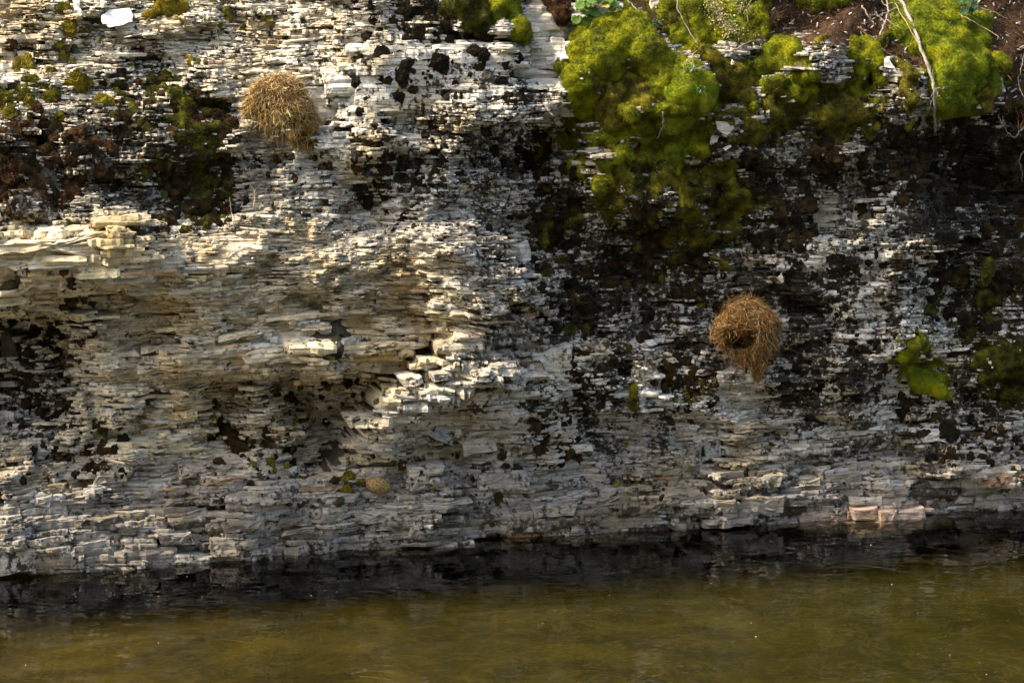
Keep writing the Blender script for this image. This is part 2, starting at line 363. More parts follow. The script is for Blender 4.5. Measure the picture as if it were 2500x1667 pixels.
# ------------------------------------------------------------------ the cliff: a packed stack of thin slabs
DS = 0.008; U0, U1, B0, B1 = -2.75, 2.85, -0.22, 2.62
nu = int((U1 - U0) / DS)
us = U0 + (np.arange(nu) + .5) * DS
bs_ = np.arange(B0, B1 + .02, .02)
def warp(u, b):       # the beds dip and roll
    px, py = proj(uvd(u, b, 0 * u))
    k = samp(TILT, px, py)
    return k + .014 * fbm(u / .8, b / .4, 0, 51, 3) + .004 * fbm(u / .15, b / .12, 0, 53, 2)
tl = poly([(-500, 640), (1000, 640), (1060, 830), (880, 960), (-500, 1000)], 10)
TILT = blur(tl * (-(np.clip(gx, -300, 1060) - 400) * -0.000075), 6) 
TG = samp(THICK, *proj(uvd(us[:, None] + 0 * bs_[None], bs_[None] + 0 * us[:, None], 0 * us[:, None] + 0 * bs_[None])))
planes = [B0]
while planes[-1] < B1 + .1: planes.append(planes[-1] + rng.uniform(.010, .030))
planes = np.array(planes)
skyl = np.full(nu, B0) + rng.uniform(0, .01, nu)
slabs = []
rr = random.Random(3)
while True:
    i = int(np.argmin(skyl)); b0 = skyl[i]
    if b0 > B1: break
    th0 = TG[i, min(len(bs_) - 1, int((b0 - B0) / .02))]
    th = th0 * math.exp(rr.gauss(0, .52)); th = max(.0035, min(th, th0 * 2.4))
    wd = max(.016, min(.20 + 5 * max(0, th0 - .012), th * rr.uniform(2.5, 11) * rr.choice([.6, 1, 1, 1.8])))
    k = max(2, int(wd / DS)); lo = hi = i; tol = .35 * th
    while hi - lo + 1 < k:
        gr = False
        if lo > 0 and abs(skyl[lo - 1] - b0) < tol: lo -= 1; gr = True
        if hi - lo + 1 < k and hi < nu - 1 and abs(skyl[hi + 1] - b0) < tol: hi += 1; gr = True
        if not gr: break
    top = b0 + th
    j = np.searchsorted(planes, top); 
    for c in (j - 1, j):
        if 0 <= c < len(planes) and abs(planes[c] - top) < .35 * th and rr.random() < .55: top = planes[c]; break
    if hi - lo < 1:
        skyl[i] = min([skyl[x] for x in (i - 1, i + 1) if 0 <= x < nu]) + 1e-4 if rr.random() < .7 else top
        if rr.random() < .5: continue
    ov = rr.uniform(-.003, .012)
    slabs.append((us[lo] - DS / 2 - ov * rr.random(), us[hi] + DS / 2 + ov * rr.random(), b0, top - rr.uniform(.0004, .0016)))
    skyl[lo:hi + 1] = top
SL = np.array(slabs); nS = len(SL)
uc = (SL[:, 0] + SL[:, 1]) / 2; bc = (SL[:, 2] + SL[:, 3]) / 2; wdt = SL[:, 1] - SL[:, 0]; tht = SL[:, 3] - SL[:, 2]
vc = bc + warp(uc, bc)
dc, PX, PY = relief(uc, vc)
soil_here = samp(SOIL, PX, PY)
keep = (rng.random(nS) > soil_here * 1.05) & (vc > -.06)
rough = samp(ROUGH, PX, PY)
ledge = (vn(uc / .55, bc / .016, 0, 61) * .5 + vn(uc / .3, bc / .045, 0, 62) * .8 + vn(uc / 1.1, bc / .10, 0, 60) * .7)
blockn = vn(uc / .16, bc / .12, 0, 63)
off = rough * (.010 * ledge + .012 * blockn + rng.normal(0, .0024, nS))
off += np.where(rng.random(nS) < .05, rng.uniform(.006, .022, nS), 0) * rough
off -= np.where(rng.random(nS) < .06, rng.uniform(.008, .03, nS), 0) * rough
# tones
def tone(PX, PY, n, vc):
    white = np.array([.58, .565, .53]); grey = np.array([.33, .325, .31]); tan = np.array([.56, .48, .345]); cream = np.array([.62, .53, .36])
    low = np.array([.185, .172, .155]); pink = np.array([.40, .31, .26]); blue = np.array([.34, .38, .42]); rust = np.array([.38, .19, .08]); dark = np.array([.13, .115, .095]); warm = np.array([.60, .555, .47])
    base = np.tile(np.array([.40, .38, .34]), (n, 1))
    def mixin(a, c):
        a = np.clip(a, 0, 1)[:, None]; return base * (1 - a) + c * a
    base = mixin(samp(WHITE, PX, PY), white); base = mixin(samp(WARMW, PX, PY), warm)
    base = mixin(samp(TAN, PX, PY) * .85, tan); base = mixin(samp(CREAM, PX, PY) * .9, cream)
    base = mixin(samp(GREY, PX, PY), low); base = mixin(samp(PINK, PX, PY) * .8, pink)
    r = rng.random(n) + 2 * (samp(SMOOTH, PX, PY) > .3)
    base = mixin((r < .14) * .55, grey); base = mixin(((r > .14) & (r < .22)) * .6, blue)
    base = mixin(((r > .22) & (r < .235)) * .5, rust); base = mixin(((r > .24) & (r < .32)) * .45, dark)
    gsel = samp(GREY, PX, PY) * ((r > .75) & (r < 1)); base = mixin(gsel * .5, np.array([.34, .325, .295]))
    base *= np.exp(rng.normal(0, .10, n) + .22 * fbm(PX / 140, PY / 16, 0, 88, 3))[:, None]
    return np.clip(base, .01, .8)
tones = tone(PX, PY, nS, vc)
lich = samp(LICH, PX, PY) + rng.normal(0, .12, nS)
# rasterise the front depth for everything that grows on the rock
RG = 0.005
SU, SV = int((U1 - U0) / RG) + 1, int((B1 + .1 - B0) / RG) + 1
uu, vv = np.meshgrid(U0 + np.arange(SU) * RG, B0 + np.arange(SV) * RG)
_r = relief(uu, vv); SKT = np.full((SV, SU, 3), .22); SKL = np.full((SV, SU), .3)
SURF = _r[0] + np.where(samp(SOIL, _r[1], _r[2]) > .25, .004, -.03)
for i in range(nS):
    if keep[i]:
        a, b = int((SL[i, 0] - U0) / RG), int((SL[i, 1] - U0) / RG) + 1; c = int((SL[i, 2] + vc[i] - bc[i] - B0) / RG); e = max(c + 1, int((SL[i, 3] + vc[i] - bc[i] - B0) / RG) + 1)
        SURF[max(c, 0):e, max(a, 0):b] = dc[i] + off[i]; SKT[max(c, 0):e, max(a, 0):b] = tones[i]; SKL[max(c, 0):e, max(a, 0):b] = lich[i]
SURFB = blur(SURF, 3)
def surf(u, v, smooth=True):
    A = SURFB if smooth else SURF
    return A[np.clip(((v - B0) / RG).astype(int), 0, SV - 1), np.clip(((u - U0) / RG).astype(int), 0, SU - 1)]
def on_rock(px, py, lift=0.0):
    """world points on the built rock surface seen along those directions"""
    px = np.atleast_1d(np.asarray(px, float)); py = np.atleast_1d(np.asarray(py, float)); d = np.zeros_like(px)
    for _ in range(5):
        u, v = ray_uvd(px, py, d); d = surf(u, v)
    return uvd(u, v, d + lift), u, v, d

def slab_arrays(idx, n):
    """vertices (m,n,5,3) of slabs idx, n points along the front"""
    m = len(idx); s = SL[idx]
    t = np.linspace(0, 1, n)[None] + rng.uniform(-.3, .3, (m, n)) / (n - 1); t[:, 0] = 0; t[:, -1] = 1
    rg = rough[idx][:, None]
    u = s[:, :1] + t * (s[:, 1:2] - s[:, :1])
    th = (s[:, 3] - s[:, 2])[:, None]
    end = np.minimum(np.minimum(t, 1 - t) * 5, 1)
    v0 = s[:, 2:3] + warp(u, bc[idx][:, None] + 0 * u) + rg * rng.normal(0, .05, (m, 1)) * (t - .5) * (s[:, 1:2] - s[:, :1]); 
    lens = rng.uniform(0, .24, (m, 1)) * th
    vb = v0 + lens * (1 - end) * .6 + rng.normal(0, .06, (m, n)) * th
    vt = v0 + th - lens * (1 - end) + rng.normal(0, .06, (m, n)) * th
    dd = dc[idx][:, None] + np.clip(.8 * (relief(u, v0 + th / 2)[0] - dc[idx][:, None]), -.018, .018) + off[idx][:, None]
    rg = rough[idx][:, None]
    dd = dd + rg * np.clip(.22 * th + .0018, 0, .007) * rng.normal(0, 1, (m, n)) + rg * rng.normal(0, .006, (m, 1)) * (t - .5) * 2
    cut = rng.uniform(0, .010, (m, 2)) ** 1.0 * np.clip(rg, .15, 1.2)
    dd[:, 0] -= cut[:, 0]; dd[:, -1] -= cut[:, 1]
    rb = (np.abs(rng.normal(.10, .22, (m, 1))) * th + rng.uniform(0, .08, (m, n)) * th) * np.clip(rg, .2, 2)
    rt = (np.abs(rng.normal(.10, .22, (m, 1))) * th + rng.uniform(0, .08, (m, n)) * th) * np.clip(rg, .2, 2)
    mid = rng.uniform(.3, .7, (m, 1))
    back = dc[idx][:, None] - .055 - .3 * th + 0 * dd
    back = np.minimum(back, dd - .03)
    P = np.stack([uvd(u, vb, back), uvd(u, vb, dd - rb), uvd(u, vb + mid * (vt - vb), dd), uvd(u, vt, dd - rt), uvd(u, vt, back)], axis=2)
    return P
def slab_topology(n):
    F, C = [], []
    for i in range(n - 1):
        for k in range(4):
            F += [i * 5 + k, (i + 1) * 5 + k, (i + 1) * 5 + k + 1, i * 5 + k + 1]; C.append(4)
    F += [0, 1, 2, 3, 4]; C.append(5); e = (n - 1) * 5; F += [e + 4, e + 3, e + 2, e + 1, e]; C.append(5)
    return np.array(F), np.array(C)
def set_attr(me, col, li):
    a = me.attributes.new('tone', 'FLOAT_COLOR', 'POINT'); c4 = np.concatenate([col, np.ones((len(col), 1))], 1).astype(np.float32); a.data.foreach_set('color', c4.ravel())
    b = me.attributes.new('lichen', 'FLOAT', 'POINT'); b.data.foreach_set('value', np.ascontiguousarray(li, np.float32))

cliff = empty('cliff', (0, 0, 0)); tag(cliff, 'pale layered shale cliff rising out of the creek', None, None, 'structure')
inframe = (PX > -60) & (PX < 2560) & (PY > -40) & (PY < 1450)
area = np.where(keep & inframe, wdt * tht, 0); big = set(np.argsort(-area)[:215].tolist())
npts = np.clip(np.round(wdt / .016).astype(int) + 2, 3, 9)
AV, AL, AC, AT, AI, base_n = [], [], [], [], [], 0
for n in range(3, 10):
    idx = np.array([i for i in np.nonzero((npts == n) & keep)[0] if i not in big])
    if len(idx) == 0: continue
    P = slab_arrays(idx, n); F, C = slab_topology(n); m = len(idx)
    AV.append(P.reshape(-1, 3)); AL.append((F[None] + (np.arange(m) * n * 5)[:, None] + base_n).ravel()); AC.append(np.tile(C, m))
    AT.append(np.repeat(tones[idx], n * 5, 0)); AI.append(np.repeat(lich[idx], n * 5)); base_n += m * n * 5
me = mesh_np('shale_layers', np.concatenate(AV), np.concatenate(AL), np.concatenate(AC))
set_attr(me, np.concatenate(AT), np.concatenate(AI))
o = obj('shale_layers', me, M_ROCK, cliff); tag(o, None, None, None, 'stuff')
for i in sorted(big):
    n = 9; P = slab_arrays(np.array([i]), n).reshape(-1, 3); F, C = slab_topology(n)
    c = P.mean(0); me = mesh_np('rock_slab', P - c, F, C); set_attr(me, np.repeat(tones[i:i + 1], n * 5, 0), np.repeat(lich[i:i + 1], n * 5))
    obj('rock_slab', me, M_ROCK, cliff, c)
print('slabs', nS, 'verts', base_n)

def fused_rock():
    """the solid rock the loose laminae are still bonded to"""
    U, V = np.meshgrid(np.arange(U0 + .02, U1 - .02, .0105), np.arange(-.06, B1 - .02, .0075))
    iy, ix = np.clip(((V - B0) / RG).astype(int), 0, SV - 1), np.clip(((U - U0) / RG).astype(int), 0, SU - 1)
    B1_ = blur(SURF, 1); d = np.minimum(B1_, SURF)[iy, ix] - .0065 + .0028 * vn(U / .07, V / .011, 0, 141) + .002 * vn(U / .02, V / .02, 0, 143)
    px, py = proj(uvd(U, V, d)); h, wv = U.shape; ii = np.arange(h * wv).reshape(h, wv)
    q = np.stack([ii[:-1, :-1], ii[:-1, 1:], ii[1:, 1:], ii[1:, :-1]], -1)[(samp(SOIL, px, py) < .3)[:-1, :-1]]
    T_ = np.stack([blur(SKT[..., c], 1) for c in range(3)], -1)
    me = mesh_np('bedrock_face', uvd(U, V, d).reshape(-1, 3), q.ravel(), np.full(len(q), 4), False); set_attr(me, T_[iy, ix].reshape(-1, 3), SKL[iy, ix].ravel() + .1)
    obj('bedrock_face', me, M_ROCK, cliff)
fused_rock()

# larger faces that the photo lets one pick out, each a piece of its own
def block(pts, m=None, col=None, li=.1, lift=.012, jit=2.2, tilt=0.0, rel=None, dent=.0015):
    x = np.array([p[0] for p in pts], float); y = np.array([p[1] for p in pts], float)
    cx, cy = x.mean(), y.mean()
    X, Y = [], []
    for i in range(len(x)):
        x1, y1 = x[(i + 1) % len(x)], y[(i + 1) % len(x)]; k = max(1, int(math.hypot(x1 - x[i], y1 - y[i]) / 22))
        for t in np.arange(k) / k: X.append(x[i] + (x1 - x[i]) * t + rng.normal(0, jit)); Y.append(y[i] + (y1 - y[i]) * t + rng.normal(0, jit * .7))
    X, Y = np.array(X), np.array(Y); n = len(X)
    if rel is None:
        u, v = ray_uvd(X, Y, np.zeros(n)); rel = float(np.median(relief(u, v)[0]))
    def ringp(s, d, j):
        xx, yy = cx + (X - cx) * s, cy + (Y - cy) * s; u, v = ray_uvd(xx, yy, np.full(n, rel + lift))
        return uvd(u, v, rel + lift + d + tilt * (yy - cy) * .0016 + rng.normal(0, j, n))
    bev = 1 - 3.5 / max(12, min(np.ptp(X), np.ptp(Y)))
    P = np.concatenate([ringp(1, -.14, 0), ringp(1, -.007, .0012), ringp(bev, 0, dent), ringp(.62, .001, dent * 1.6), ringp(.25, .001, dent * 1.6)])
    F, C = [], []
    for r in range(4):
        for i in range(n): F += [r * n + i, r * n + (i + 1) % n, (r + 1) * n + (i + 1) % n, (r + 1) * n + i]; C.append(4)
    F += [4 * n + i for i in range(n)]; C.append(n)
    c = P.mean(0); me = mesh_np('rock_slab', P - c, F, C)
    col = np.array(col if col is not None else (.45, .43, .39)) * math.exp(rng.normal(0, .08)); set_attr(me, np.repeat(col[None], len(P), 0), np.full(len(P), li))
    o = obj('rock_slab', me, M_ROCK, cliff, c)
    u, v = ray_uvd(X, Y, np.full(n, rel + lift)); a, b = int((u.min() - U0) / RG), int((u.max() - U0) / RG) + 1; e, f = int((v.min() - B0) / RG), int((v.max() - B0) / RG) + 1
    SURF[max(e, 0):f, max(a, 0):b] = np.maximum(SURF[max(e, 0):f, max(a, 0):b], rel + lift)
    return o
WH, CR, LO, PK, BL = (.56, .55, .525), (.50, .44, .33), (.18, .165, .145), (.29, .225, .19), (.30, .325, .345)
block([(745, 215), (835, 210), (830, 285), (770, 292), (758, 255)], col=WH, li=.1, lift=-.012)
for pts in ([(-60, 600), (120, 590), (310, 560), (335, 575), (230, 625), (100, 612), (-60, 625)], [(-60, 628), (60, 613), (160, 627), (240, 642), (180, 662), (60, 657), (-60, 652)], [(-60, 655), (45, 665), (50, 712), (-60, 705)], [(52, 668), (153, 662), (150, 700), (57, 712)], [(157, 657), (215, 650), (215, 690), (154, 695)], [(220, 652), (280, 647), (282, 672), (222, 678)], [(285, 640), (350, 628), (350, 655), (288, 665)], [(60, 735), (150, 725), (145, 748), (65, 756)]):
    block(pts, col=CR, li=.15, lift=.012, tilt=.25, jit=4, dent=.004)
for pts in ([(590, 880), (640, 850), (760, 842), (800, 850), (720, 880), (600, 885)], [(710, 905), (770, 872), (940, 880), (935, 908), (800, 912)], [(802, 850), (900, 840), (1010, 835), (990, 850), (880, 868), (790, 868)], [(330, 895), (420, 885), (425, 908), (335, 915)], [(430, 882), (540, 876), (545, 902), (432, 908)], [(240, 882), (330, 852), (345, 866), (250, 890)], [(338, 850), (430, 838), (436, 850), (345, 864)], [(440, 836), (520, 826), (524, 838), (444, 848)], [(528, 824), (640, 806), (644, 816), (532, 836)]):
    block(pts, col=CR, li=.2, lift=.010, tilt=.3, jit=3.5, dent=.004)
for pts, c in (([(1010, 1005), (1085, 1020), (1110, 1050), (1105, 1085), (1020, 1060)], BL), ([(1120, 1060), (1210, 1050), (1215, 1100), (1130, 1110)], WH), ([(1300, 925), (1370, 910), (1365, 960), (1305, 975)], WH), ([(1300, 862), (1400, 842), (1395, 905), (1310, 915)], WH), ([(980, 925), (1030, 918), (1035, 945), (985, 950)], WH), ([(1240, 600), (1290, 590), (1300, 640), (1250, 650)], WH), ([(2245, 1050), (2345, 1045), (2345, 1085), (2250, 1080)], WH), ([(1680, 1095), (1712, 1085), (1715, 1150), (1672, 1155)], LO), ([(1716, 1072), (1762, 1062), (1766, 1112), (1722, 1125)], BL)):
    block(pts, col=np.array(c) * .85, li=.25, lift=.008, tilt=.15, jit=3.5, dent=.003)
for pts in ([(1935, 1262), (2050, 1252), (2055, 1285), (1940, 1295)], [(2082, 1242), (2142, 1237), (2148, 1272), (2085, 1270)], [(2152, 1248), (2190, 1245), (2192, 1280), (2152, 1285)], [(2195, 1250), (2260, 1240), (2262, 1270), (2200, 1282)], [(2290, 1250), (2345, 1235), (2350, 1268), (2295, 1278)], [(650, 1347), (690, 1337), (695, 1373), (655, 1380)], [(20, 1385), (120, 1372), (122, 1392), (20, 1400)]):
    block(pts, col=PK, li=-.1, lift=.012)
for pts in ([(1722, 1242), (1755, 1235), (1758, 1285), (1727, 1292)], [(1760, 1226), (1800, 1220), (1805, 1262), (1765, 1272)], [(1808, 1215), (1920, 1212), (1915, 1250), (1812, 1258)], [(-40, 1404), (60, 1400), (62, 1424), (-40, 1430)], [(65, 1402), (125, 1398), (125, 1420), (65, 1424)], [(130, 1400), (230, 1392), (230, 1416), (130, 1422)], [(2010, 1160), (2110, 1150), (2105, 1185), (2015, 1200)]):
    block(pts, col=LO, li=.0, lift=.012)
gb = random.Random(19); nb = 0; taken = []
while nb < 56:
    x = gb.uniform(20, 2480); y = gb.uniform(1150, 1400) if nb < 40 else gb.uniform(850, 1120)
    if nb >= 40 and not (860 < x < 1700): continue
    if y > np.interp(x, WLX, WLY) - 30: continue
    w2, h2 = gb.uniform(20, 62), gb.uniform(6, 15); sl_ = -.08 + gb.gauss(0, .02)
    if any(abs(x - a) < w2 + c and abs(y - b) < h2 + d for a, b, c, d in taken): continue
    taken.append((x, y, w2, h2)); q = lambda: gb.uniform(-.22, .22)
    pts = [(x - w2 * (1 + q()), y - h2 * (1 + q()) - sl_ * w2), (x + w2 * (1 + q()), y - h2 * (1 + q()) + sl_ * w2), (x + w2 * (1 + q()), y + h2 * (1 + q()) + sl_ * w2), (x - w2 * (1 + q()), y + h2 * (1 + q()) - sl_ * w2)]
    block(pts, col=tone(np.array([x]), np.array([y]), 1, None)[0] * .9, li=gb.uniform(.1, .4), lift=gb.uniform(.0, .012), tilt=gb.uniform(-.2, .2), jit=3.5, dent=.003); nb += 1
SURFB = blur(SURF, 3)

def sheet(name, m, ulo, uhi, vlo, vhi, st, back, noise, mask=None, parent=None, dfun=None):
    U, V = np.meshgrid(np.arange(ulo, uhi + st, st), np.arange(vlo, vhi + st, st))
    d, px, py = (dfun or relief)(U, V)
    d = d - back + noise * fbm(U / .08, V / .08, 0, 77)
    P = uvd(U, V, d); h, wv = U.shape
    ii = np.arange(h * wv).reshape(h, wv)
    q = np.stack([ii[:-1, :-1], ii[:-1, 1:], ii[1:, 1:], ii[1:, :-1]], -1)
    if mask is not None: q = q[mask(px, py)[:-1, :-1]]
    q = q.reshape(-1, 4)
    me = mesh_np(name, P.reshape(-1, 3), q.ravel(), np.full(len(q), 4), True)
    return obj(name, me, m, parent)
sheet('crevice_backing', M_BACK, U0, U1, -.9, B1, .02, .05, .012, None, cliff)

# ------------------------------------------------------------------ slope above the cliff, creek bed, water
soil = sheet('soil_bank', M_SOIL, -2.0, U1, 1.2, B1, .012, -.004, .018, lambda px, py: samp(SOIL, px, py) > .25)
tag(soil, 'dark brown forest soil bank above the cliff', None, None, 'structure')
def upper(U, V):
    d0 = relief(U * 1.0, np.minimum(V, B1 - .06))[0]
    return d0 - np.clip(V - (B1 - .06), 0, None) * 1.5, U, V
up = sheet('wooded_slope', M_SOIL, -6.0, 6.0, B1 - .1, 4.4, .06, .0, .05, None, None, upper)
tag(up, 'brown soil slope climbing away above the cliff', None, None, 'structure')
def side(U, V): return -.05 + 0.10 * fbm(U / .5, V / .3, 0, 81), U, V
for a, b in ((-9.0, U0 + .02), (U1 - .02, 9.0)):
    o = sheet('cliff_side', M_BACK, a, b, B0, B1, .05, 0, .03, None, cliff, side)

def bed():
    n = 300
    x = np.concatenate([np.linspace(-14, -3.2, 40), np.linspace(-3.1, 3.1, 220), np.linspace(3.2, 14, 40)]); y = np.concatenate([np.linspace(-16, -3.1, 60), np.linspace(-3, 2, 200), np.linspace(2.1, 4, 40)]); X, Y = np.meshgrid(x, y)
    dist = -(X * N[0] + Y * N[1])                      # negative = out from the wall
    Zb = -.05 - .15 * np.clip(.95 + dist, 0, 1.5) - .7 * np.clip(dist, 0, .6) + .012 * fbm(X / .5, Y / .35, 0, 91) + .005 * fbm(X / .15, Y / .12, 0, 95)
    P = np.stack([X, Y, Zb], -1).reshape(-1, 3); ii = np.arange(n * n).reshape(n, n)
    q = np.stack([ii[:-1, :-1], ii[:-1, 1:], ii[1:, 1:], ii[1:, :-1]], -1).reshape(-1, 4)
    m, t, b, nd = mat('silt_with_reflection_wisps'); L = t.links.new
    geo = nd('ShaderNodeNewGeometry')
    a = nd('ShaderNodeTexNoise', i_Scale=2.2, i_Detail=7.0, i_Roughness=.62, i_Distortion=1.2); L(geo.outputs['Position'], a.inputs['Vector'])
    r = ramp(nd, [(.28, (.006, .0045, .0015)), (.42, (.014, .0095, .002)), (.56, (.034, .0225, .0045)), (.72, (.075, .052, .013))]); L(a.outputs[0], r.inputs[0])
    r2 = ramp(nd, [(.28, (.005, .005, .0015)), (.42, (.011, .0105, .002)), (.56, (.024, .0215, .0045)), (.72, (.05, .044, .012))]); L(a.outputs[0], r2.inputs[0])
    wn = nd('ShaderNodeTexNoise', i_Scale=4.5, i_Detail=5.0, i_Roughness=.6, i_Distortion=2.2); L(geo.outputs['Position'], wn.inputs['Vector'])
    refl_wisps = ramp(nd, [(.47, (0, 0, 0)), (.50, (.55, .55, .55)), (.53, (0, 0, 0))]); L(wn.outputs[0], refl_wisps.inputs[0])  # pale lines painted on the silt, standing in for reflections on the water
    sx = nd('ShaderNodeSeparateXYZ'); L(geo.outputs['Position'], sx.inputs[0]); mr = nd('ShaderNodeMapRange', i_1=-1.6, i_2=1.2); L(sx.outputs[0], mr.inputs[0])
    mx = nd('ShaderNodeMix', data_type='RGBA'); L(mr.outputs[0], mx.inputs[0]); L(r.outputs[0], mx.inputs[6]); L(r2.outputs[0], mx.inputs[7])
    m3 = nd('ShaderNodeMix', data_type='RGBA'); L(refl_wisps.outputs[0], m3.inputs[0]); L(mx.outputs[2], m3.inputs[6]); m3.inputs[7].default_value = (.075, .06, .022, 1); r = m3
    L(r.outputs[2], b.inputs['Base Color']); b.inputs['Roughness'].default_value = .95
    o = obj('creek_bed', mesh_np('creek_bed', P, q.ravel(), np.full(len(q), 4), True), m); tag(o, 'silty olive brown bed of the creek', None, None, 'structure')
bed()
def water():
    n = 260
    x = np.linspace(-14, 14, n); y = np.concatenate([np.linspace(-16, -3.2, 40), np.linspace(-3.1, 3.0, 260)]); X, Y = np.meshgrid(x, y)
    Zw = .0009 * fbm(X / .35, Y / .22, 0, 101, 3)
    P = np.stack([X, Y, Zw], -1).reshape(-1, 3); h, wv = X.shape; ii = np.arange(h * wv).reshape(h, wv)
    q = np.stack([ii[:-1, :-1], ii[:-1, 1:], ii[1:, 1:], ii[1:, :-1]], -1).reshape(-1, 4)
    rim = np.concatenate([ii[0, :-1], ii[:-1, -1], ii[-1, :0:-1], ii[:0:-1, 0]]); k = len(rim); lowr = np.arange(k) + h * wv     # closed body of water, its floor under the creek bed
    P = np.concatenate([P, P[rim] * np.array([1, 1, 0]) + np.array([0, 0, -3.0])])
    sides = np.stack([rim, lowr, np.roll(lowr, -1), np.roll(rim, -1)], -1)
    loops = np.concatenate([q.ravel(), sides.ravel(), lowr[::-1]]); cnt = np.concatenate([np.full(len(q) + k, 4), [k]])
    m, t, b, nd = mat('creek_water'); L = t.links.new
    t.nodes.remove(b); out = t.nodes['Material Output']
    geo = nd('ShaderNodeNewGeometry')
    mp = nd('ShaderNodeMapping'); mp.inputs['Scale'].default_value = (1.2, 2.0, 1); L(geo.outputs['Position'], mp.inputs[0])
    nz = nd('ShaderNodeTexNoise', i_Scale=5.0, i_Detail=1.0, i_Distortion=1.0); L(mp.outputs[0], nz.inputs['Vector'])
    bp = nd('ShaderNodeBump', i_Strength=.2, i_Distance=.012); L(nz.outputs[0], bp.inputs['Height'])
    fr = nd('ShaderNodeFresnel', i_IOR=1.33); L(bp.outputs[0], fr.inputs['Normal'])
    gl = nd('ShaderNodeBsdfGlossy', i_Roughness=.015); L(bp.outputs[0], gl.inputs['Normal'])
    tr = nd('ShaderNodeBsdfTransparent'); tr.inputs[0].default_value = (1, 1, 1, 1)
    va = nd('ShaderNodeVolumeAbsorption', i_Density=7.5); va.inputs['Color'].default_value = (.56, .54, 0, 1); L(va.outputs[0], out.inputs['Volume'])
    mx = nd('ShaderNodeMixShader'); L(fr.outputs[0], mx.inputs[0]); L(tr.outputs[0], mx.inputs[1]); L(gl.outputs[0], mx.inputs[2])
    L(mx.outputs[0], out.inputs['Surface'])
    o = obj('creek_water', mesh_np('creek_water', P, loops, cnt, True), m); tag(o, 'still olive green creek water mirroring the cliff', None, None, 'structure')
water()

def sky_block_bank():  # unseen hillside added behind the camera; cuts low sky so light falls from above
    n = 70
    x = np.linspace(-30, 30, n); y = np.linspace(-34, -10.5, n); X, Y = np.meshgrid(x, y)
    h = np.clip(-10.5 - Y, 0, None)
    Zb = -.5 + 1.05 * h ** .95 + (.25 * h ** .5) * fbm(X / 2.5, Y / 2.5, 0, 111) * 2
    P = np.stack([X, Y, Zb], -1).reshape(-1, 3); ii = np.arange(n * n).reshape(n, n)
    q = np.stack([ii[:-1, :-1], ii[:-1, 1:], ii[1:, 1:], ii[1:, :-1]], -1).reshape(-1, 4)
    m = earth_material('sky_blocker_earth', (.015, .02, .008), (.04, .045, .018), (.08, .075, .03), 1.5)
    o = obj('sky_blocking_bank', mesh_np('sky_blocking_bank', P, q.ravel(), np.full(len(q), 4), True), m); tag(o, 'dark bank added behind the camera to block low sky', None, None, 'structure')
sky_block_bank()

# ------------------------------------------------------------------ moss mounds
def ico(sub):
    bm = bmesh.new(); bmesh.ops.create_icosphere(bm, subdivisions=sub, radius=1)
    V = np.array([v.co[:] for v in bm.verts]); F = np.array([[v.index for v in f.verts] for f in bm.faces]); bm.free(); return V, F
ICO = {k: ico(k) for k in (1, 2, 3, 5)}
def to_local(P, c): return P - c
def union_mesh(balls, vox, smooth_it=4):
    """balls: list of (centre, radii along T, N, Z) -> one closed skin"""
    V0, F0 = ICO[3]; Vs, Fs = [], []
    B = np.stack([T, N, Z])
    for k, (c, r) in enumerate(balls):
        Vs.append(c + (V0 * np.asarray(r)) @ B); Fs.append(F0 + k * len(V0))
    V = np.concatenate(Vs); F = np.concatenate(Fs)
    me = mesh_np('tmp', V, F.ravel(), np.full(len(F), 3))
    o = bpy.data.objects.new('tmp', me); COL.objects.link(o)
    md = o.modifiers.new('r', 'REMESH'); md.mode = 'VOXEL'; md.voxel_size = vox
    if smooth_it:
        ms = o.modifiers.new('s', 'SMOOTH'); ms.iterations = smooth_it; ms.factor = .5
    dg = bpy.context.evaluated_depsgraph_get(); ev = o.evaluated_get(dg)
    m2 = bpy.data.meshes.new_from_object(ev)
    bpy.data.objects.remove(o); bpy.data.meshes.remove(me)
    return m2
def largest_piece(me):
    n = len(me.vertices); e = np.empty(len(me.edges) * 2, np.int32); me.edges.foreach_get('vertices', e); e = e.reshape(-1, 2); lab = np.arange(n)
    while True:
        m = np.minimum(lab[e[:, 0]], lab[e[:, 1]]); old = lab.copy(); np.minimum.at(lab, e[:, 0], m); np.minimum.at(lab, e[:, 1], m); lab = lab[lab]
        if (lab == old).all(): break
    ids, cnt = np.unique(lab, return_counts=True)
    if len(ids) == 1: return me
    bm = bmesh.new(); bm.from_mesh(me); bm.verts.ensure_lookup_table(); k = ids[cnt.argmax()]
    bmesh.ops.delete(bm, geom=[bm.verts[i] for i in np.nonzero(lab != k)[0]], context='VERTS'); bm.to_mesh(me); bm.free(); me.update(); return me
def get_vn(me):
    n = len(me.vertices); V = np.empty(n * 3, np.float32); me.vertices.foreach_get('co', V)
    W = np.empty(n * 3, np.float32); me.vertices.foreach_get('normal', W)
    return V.reshape(-1, 3).astype(float), W.reshape(-1, 3).astype(float)
def tri_data(me):
    me.calc_loop_triangles(); n = len(me.loop_triangles); t = np.empty(n * 3, np.int32); me.loop_triangles.foreach_get('vertices', t); return t.reshape(-1, 3)
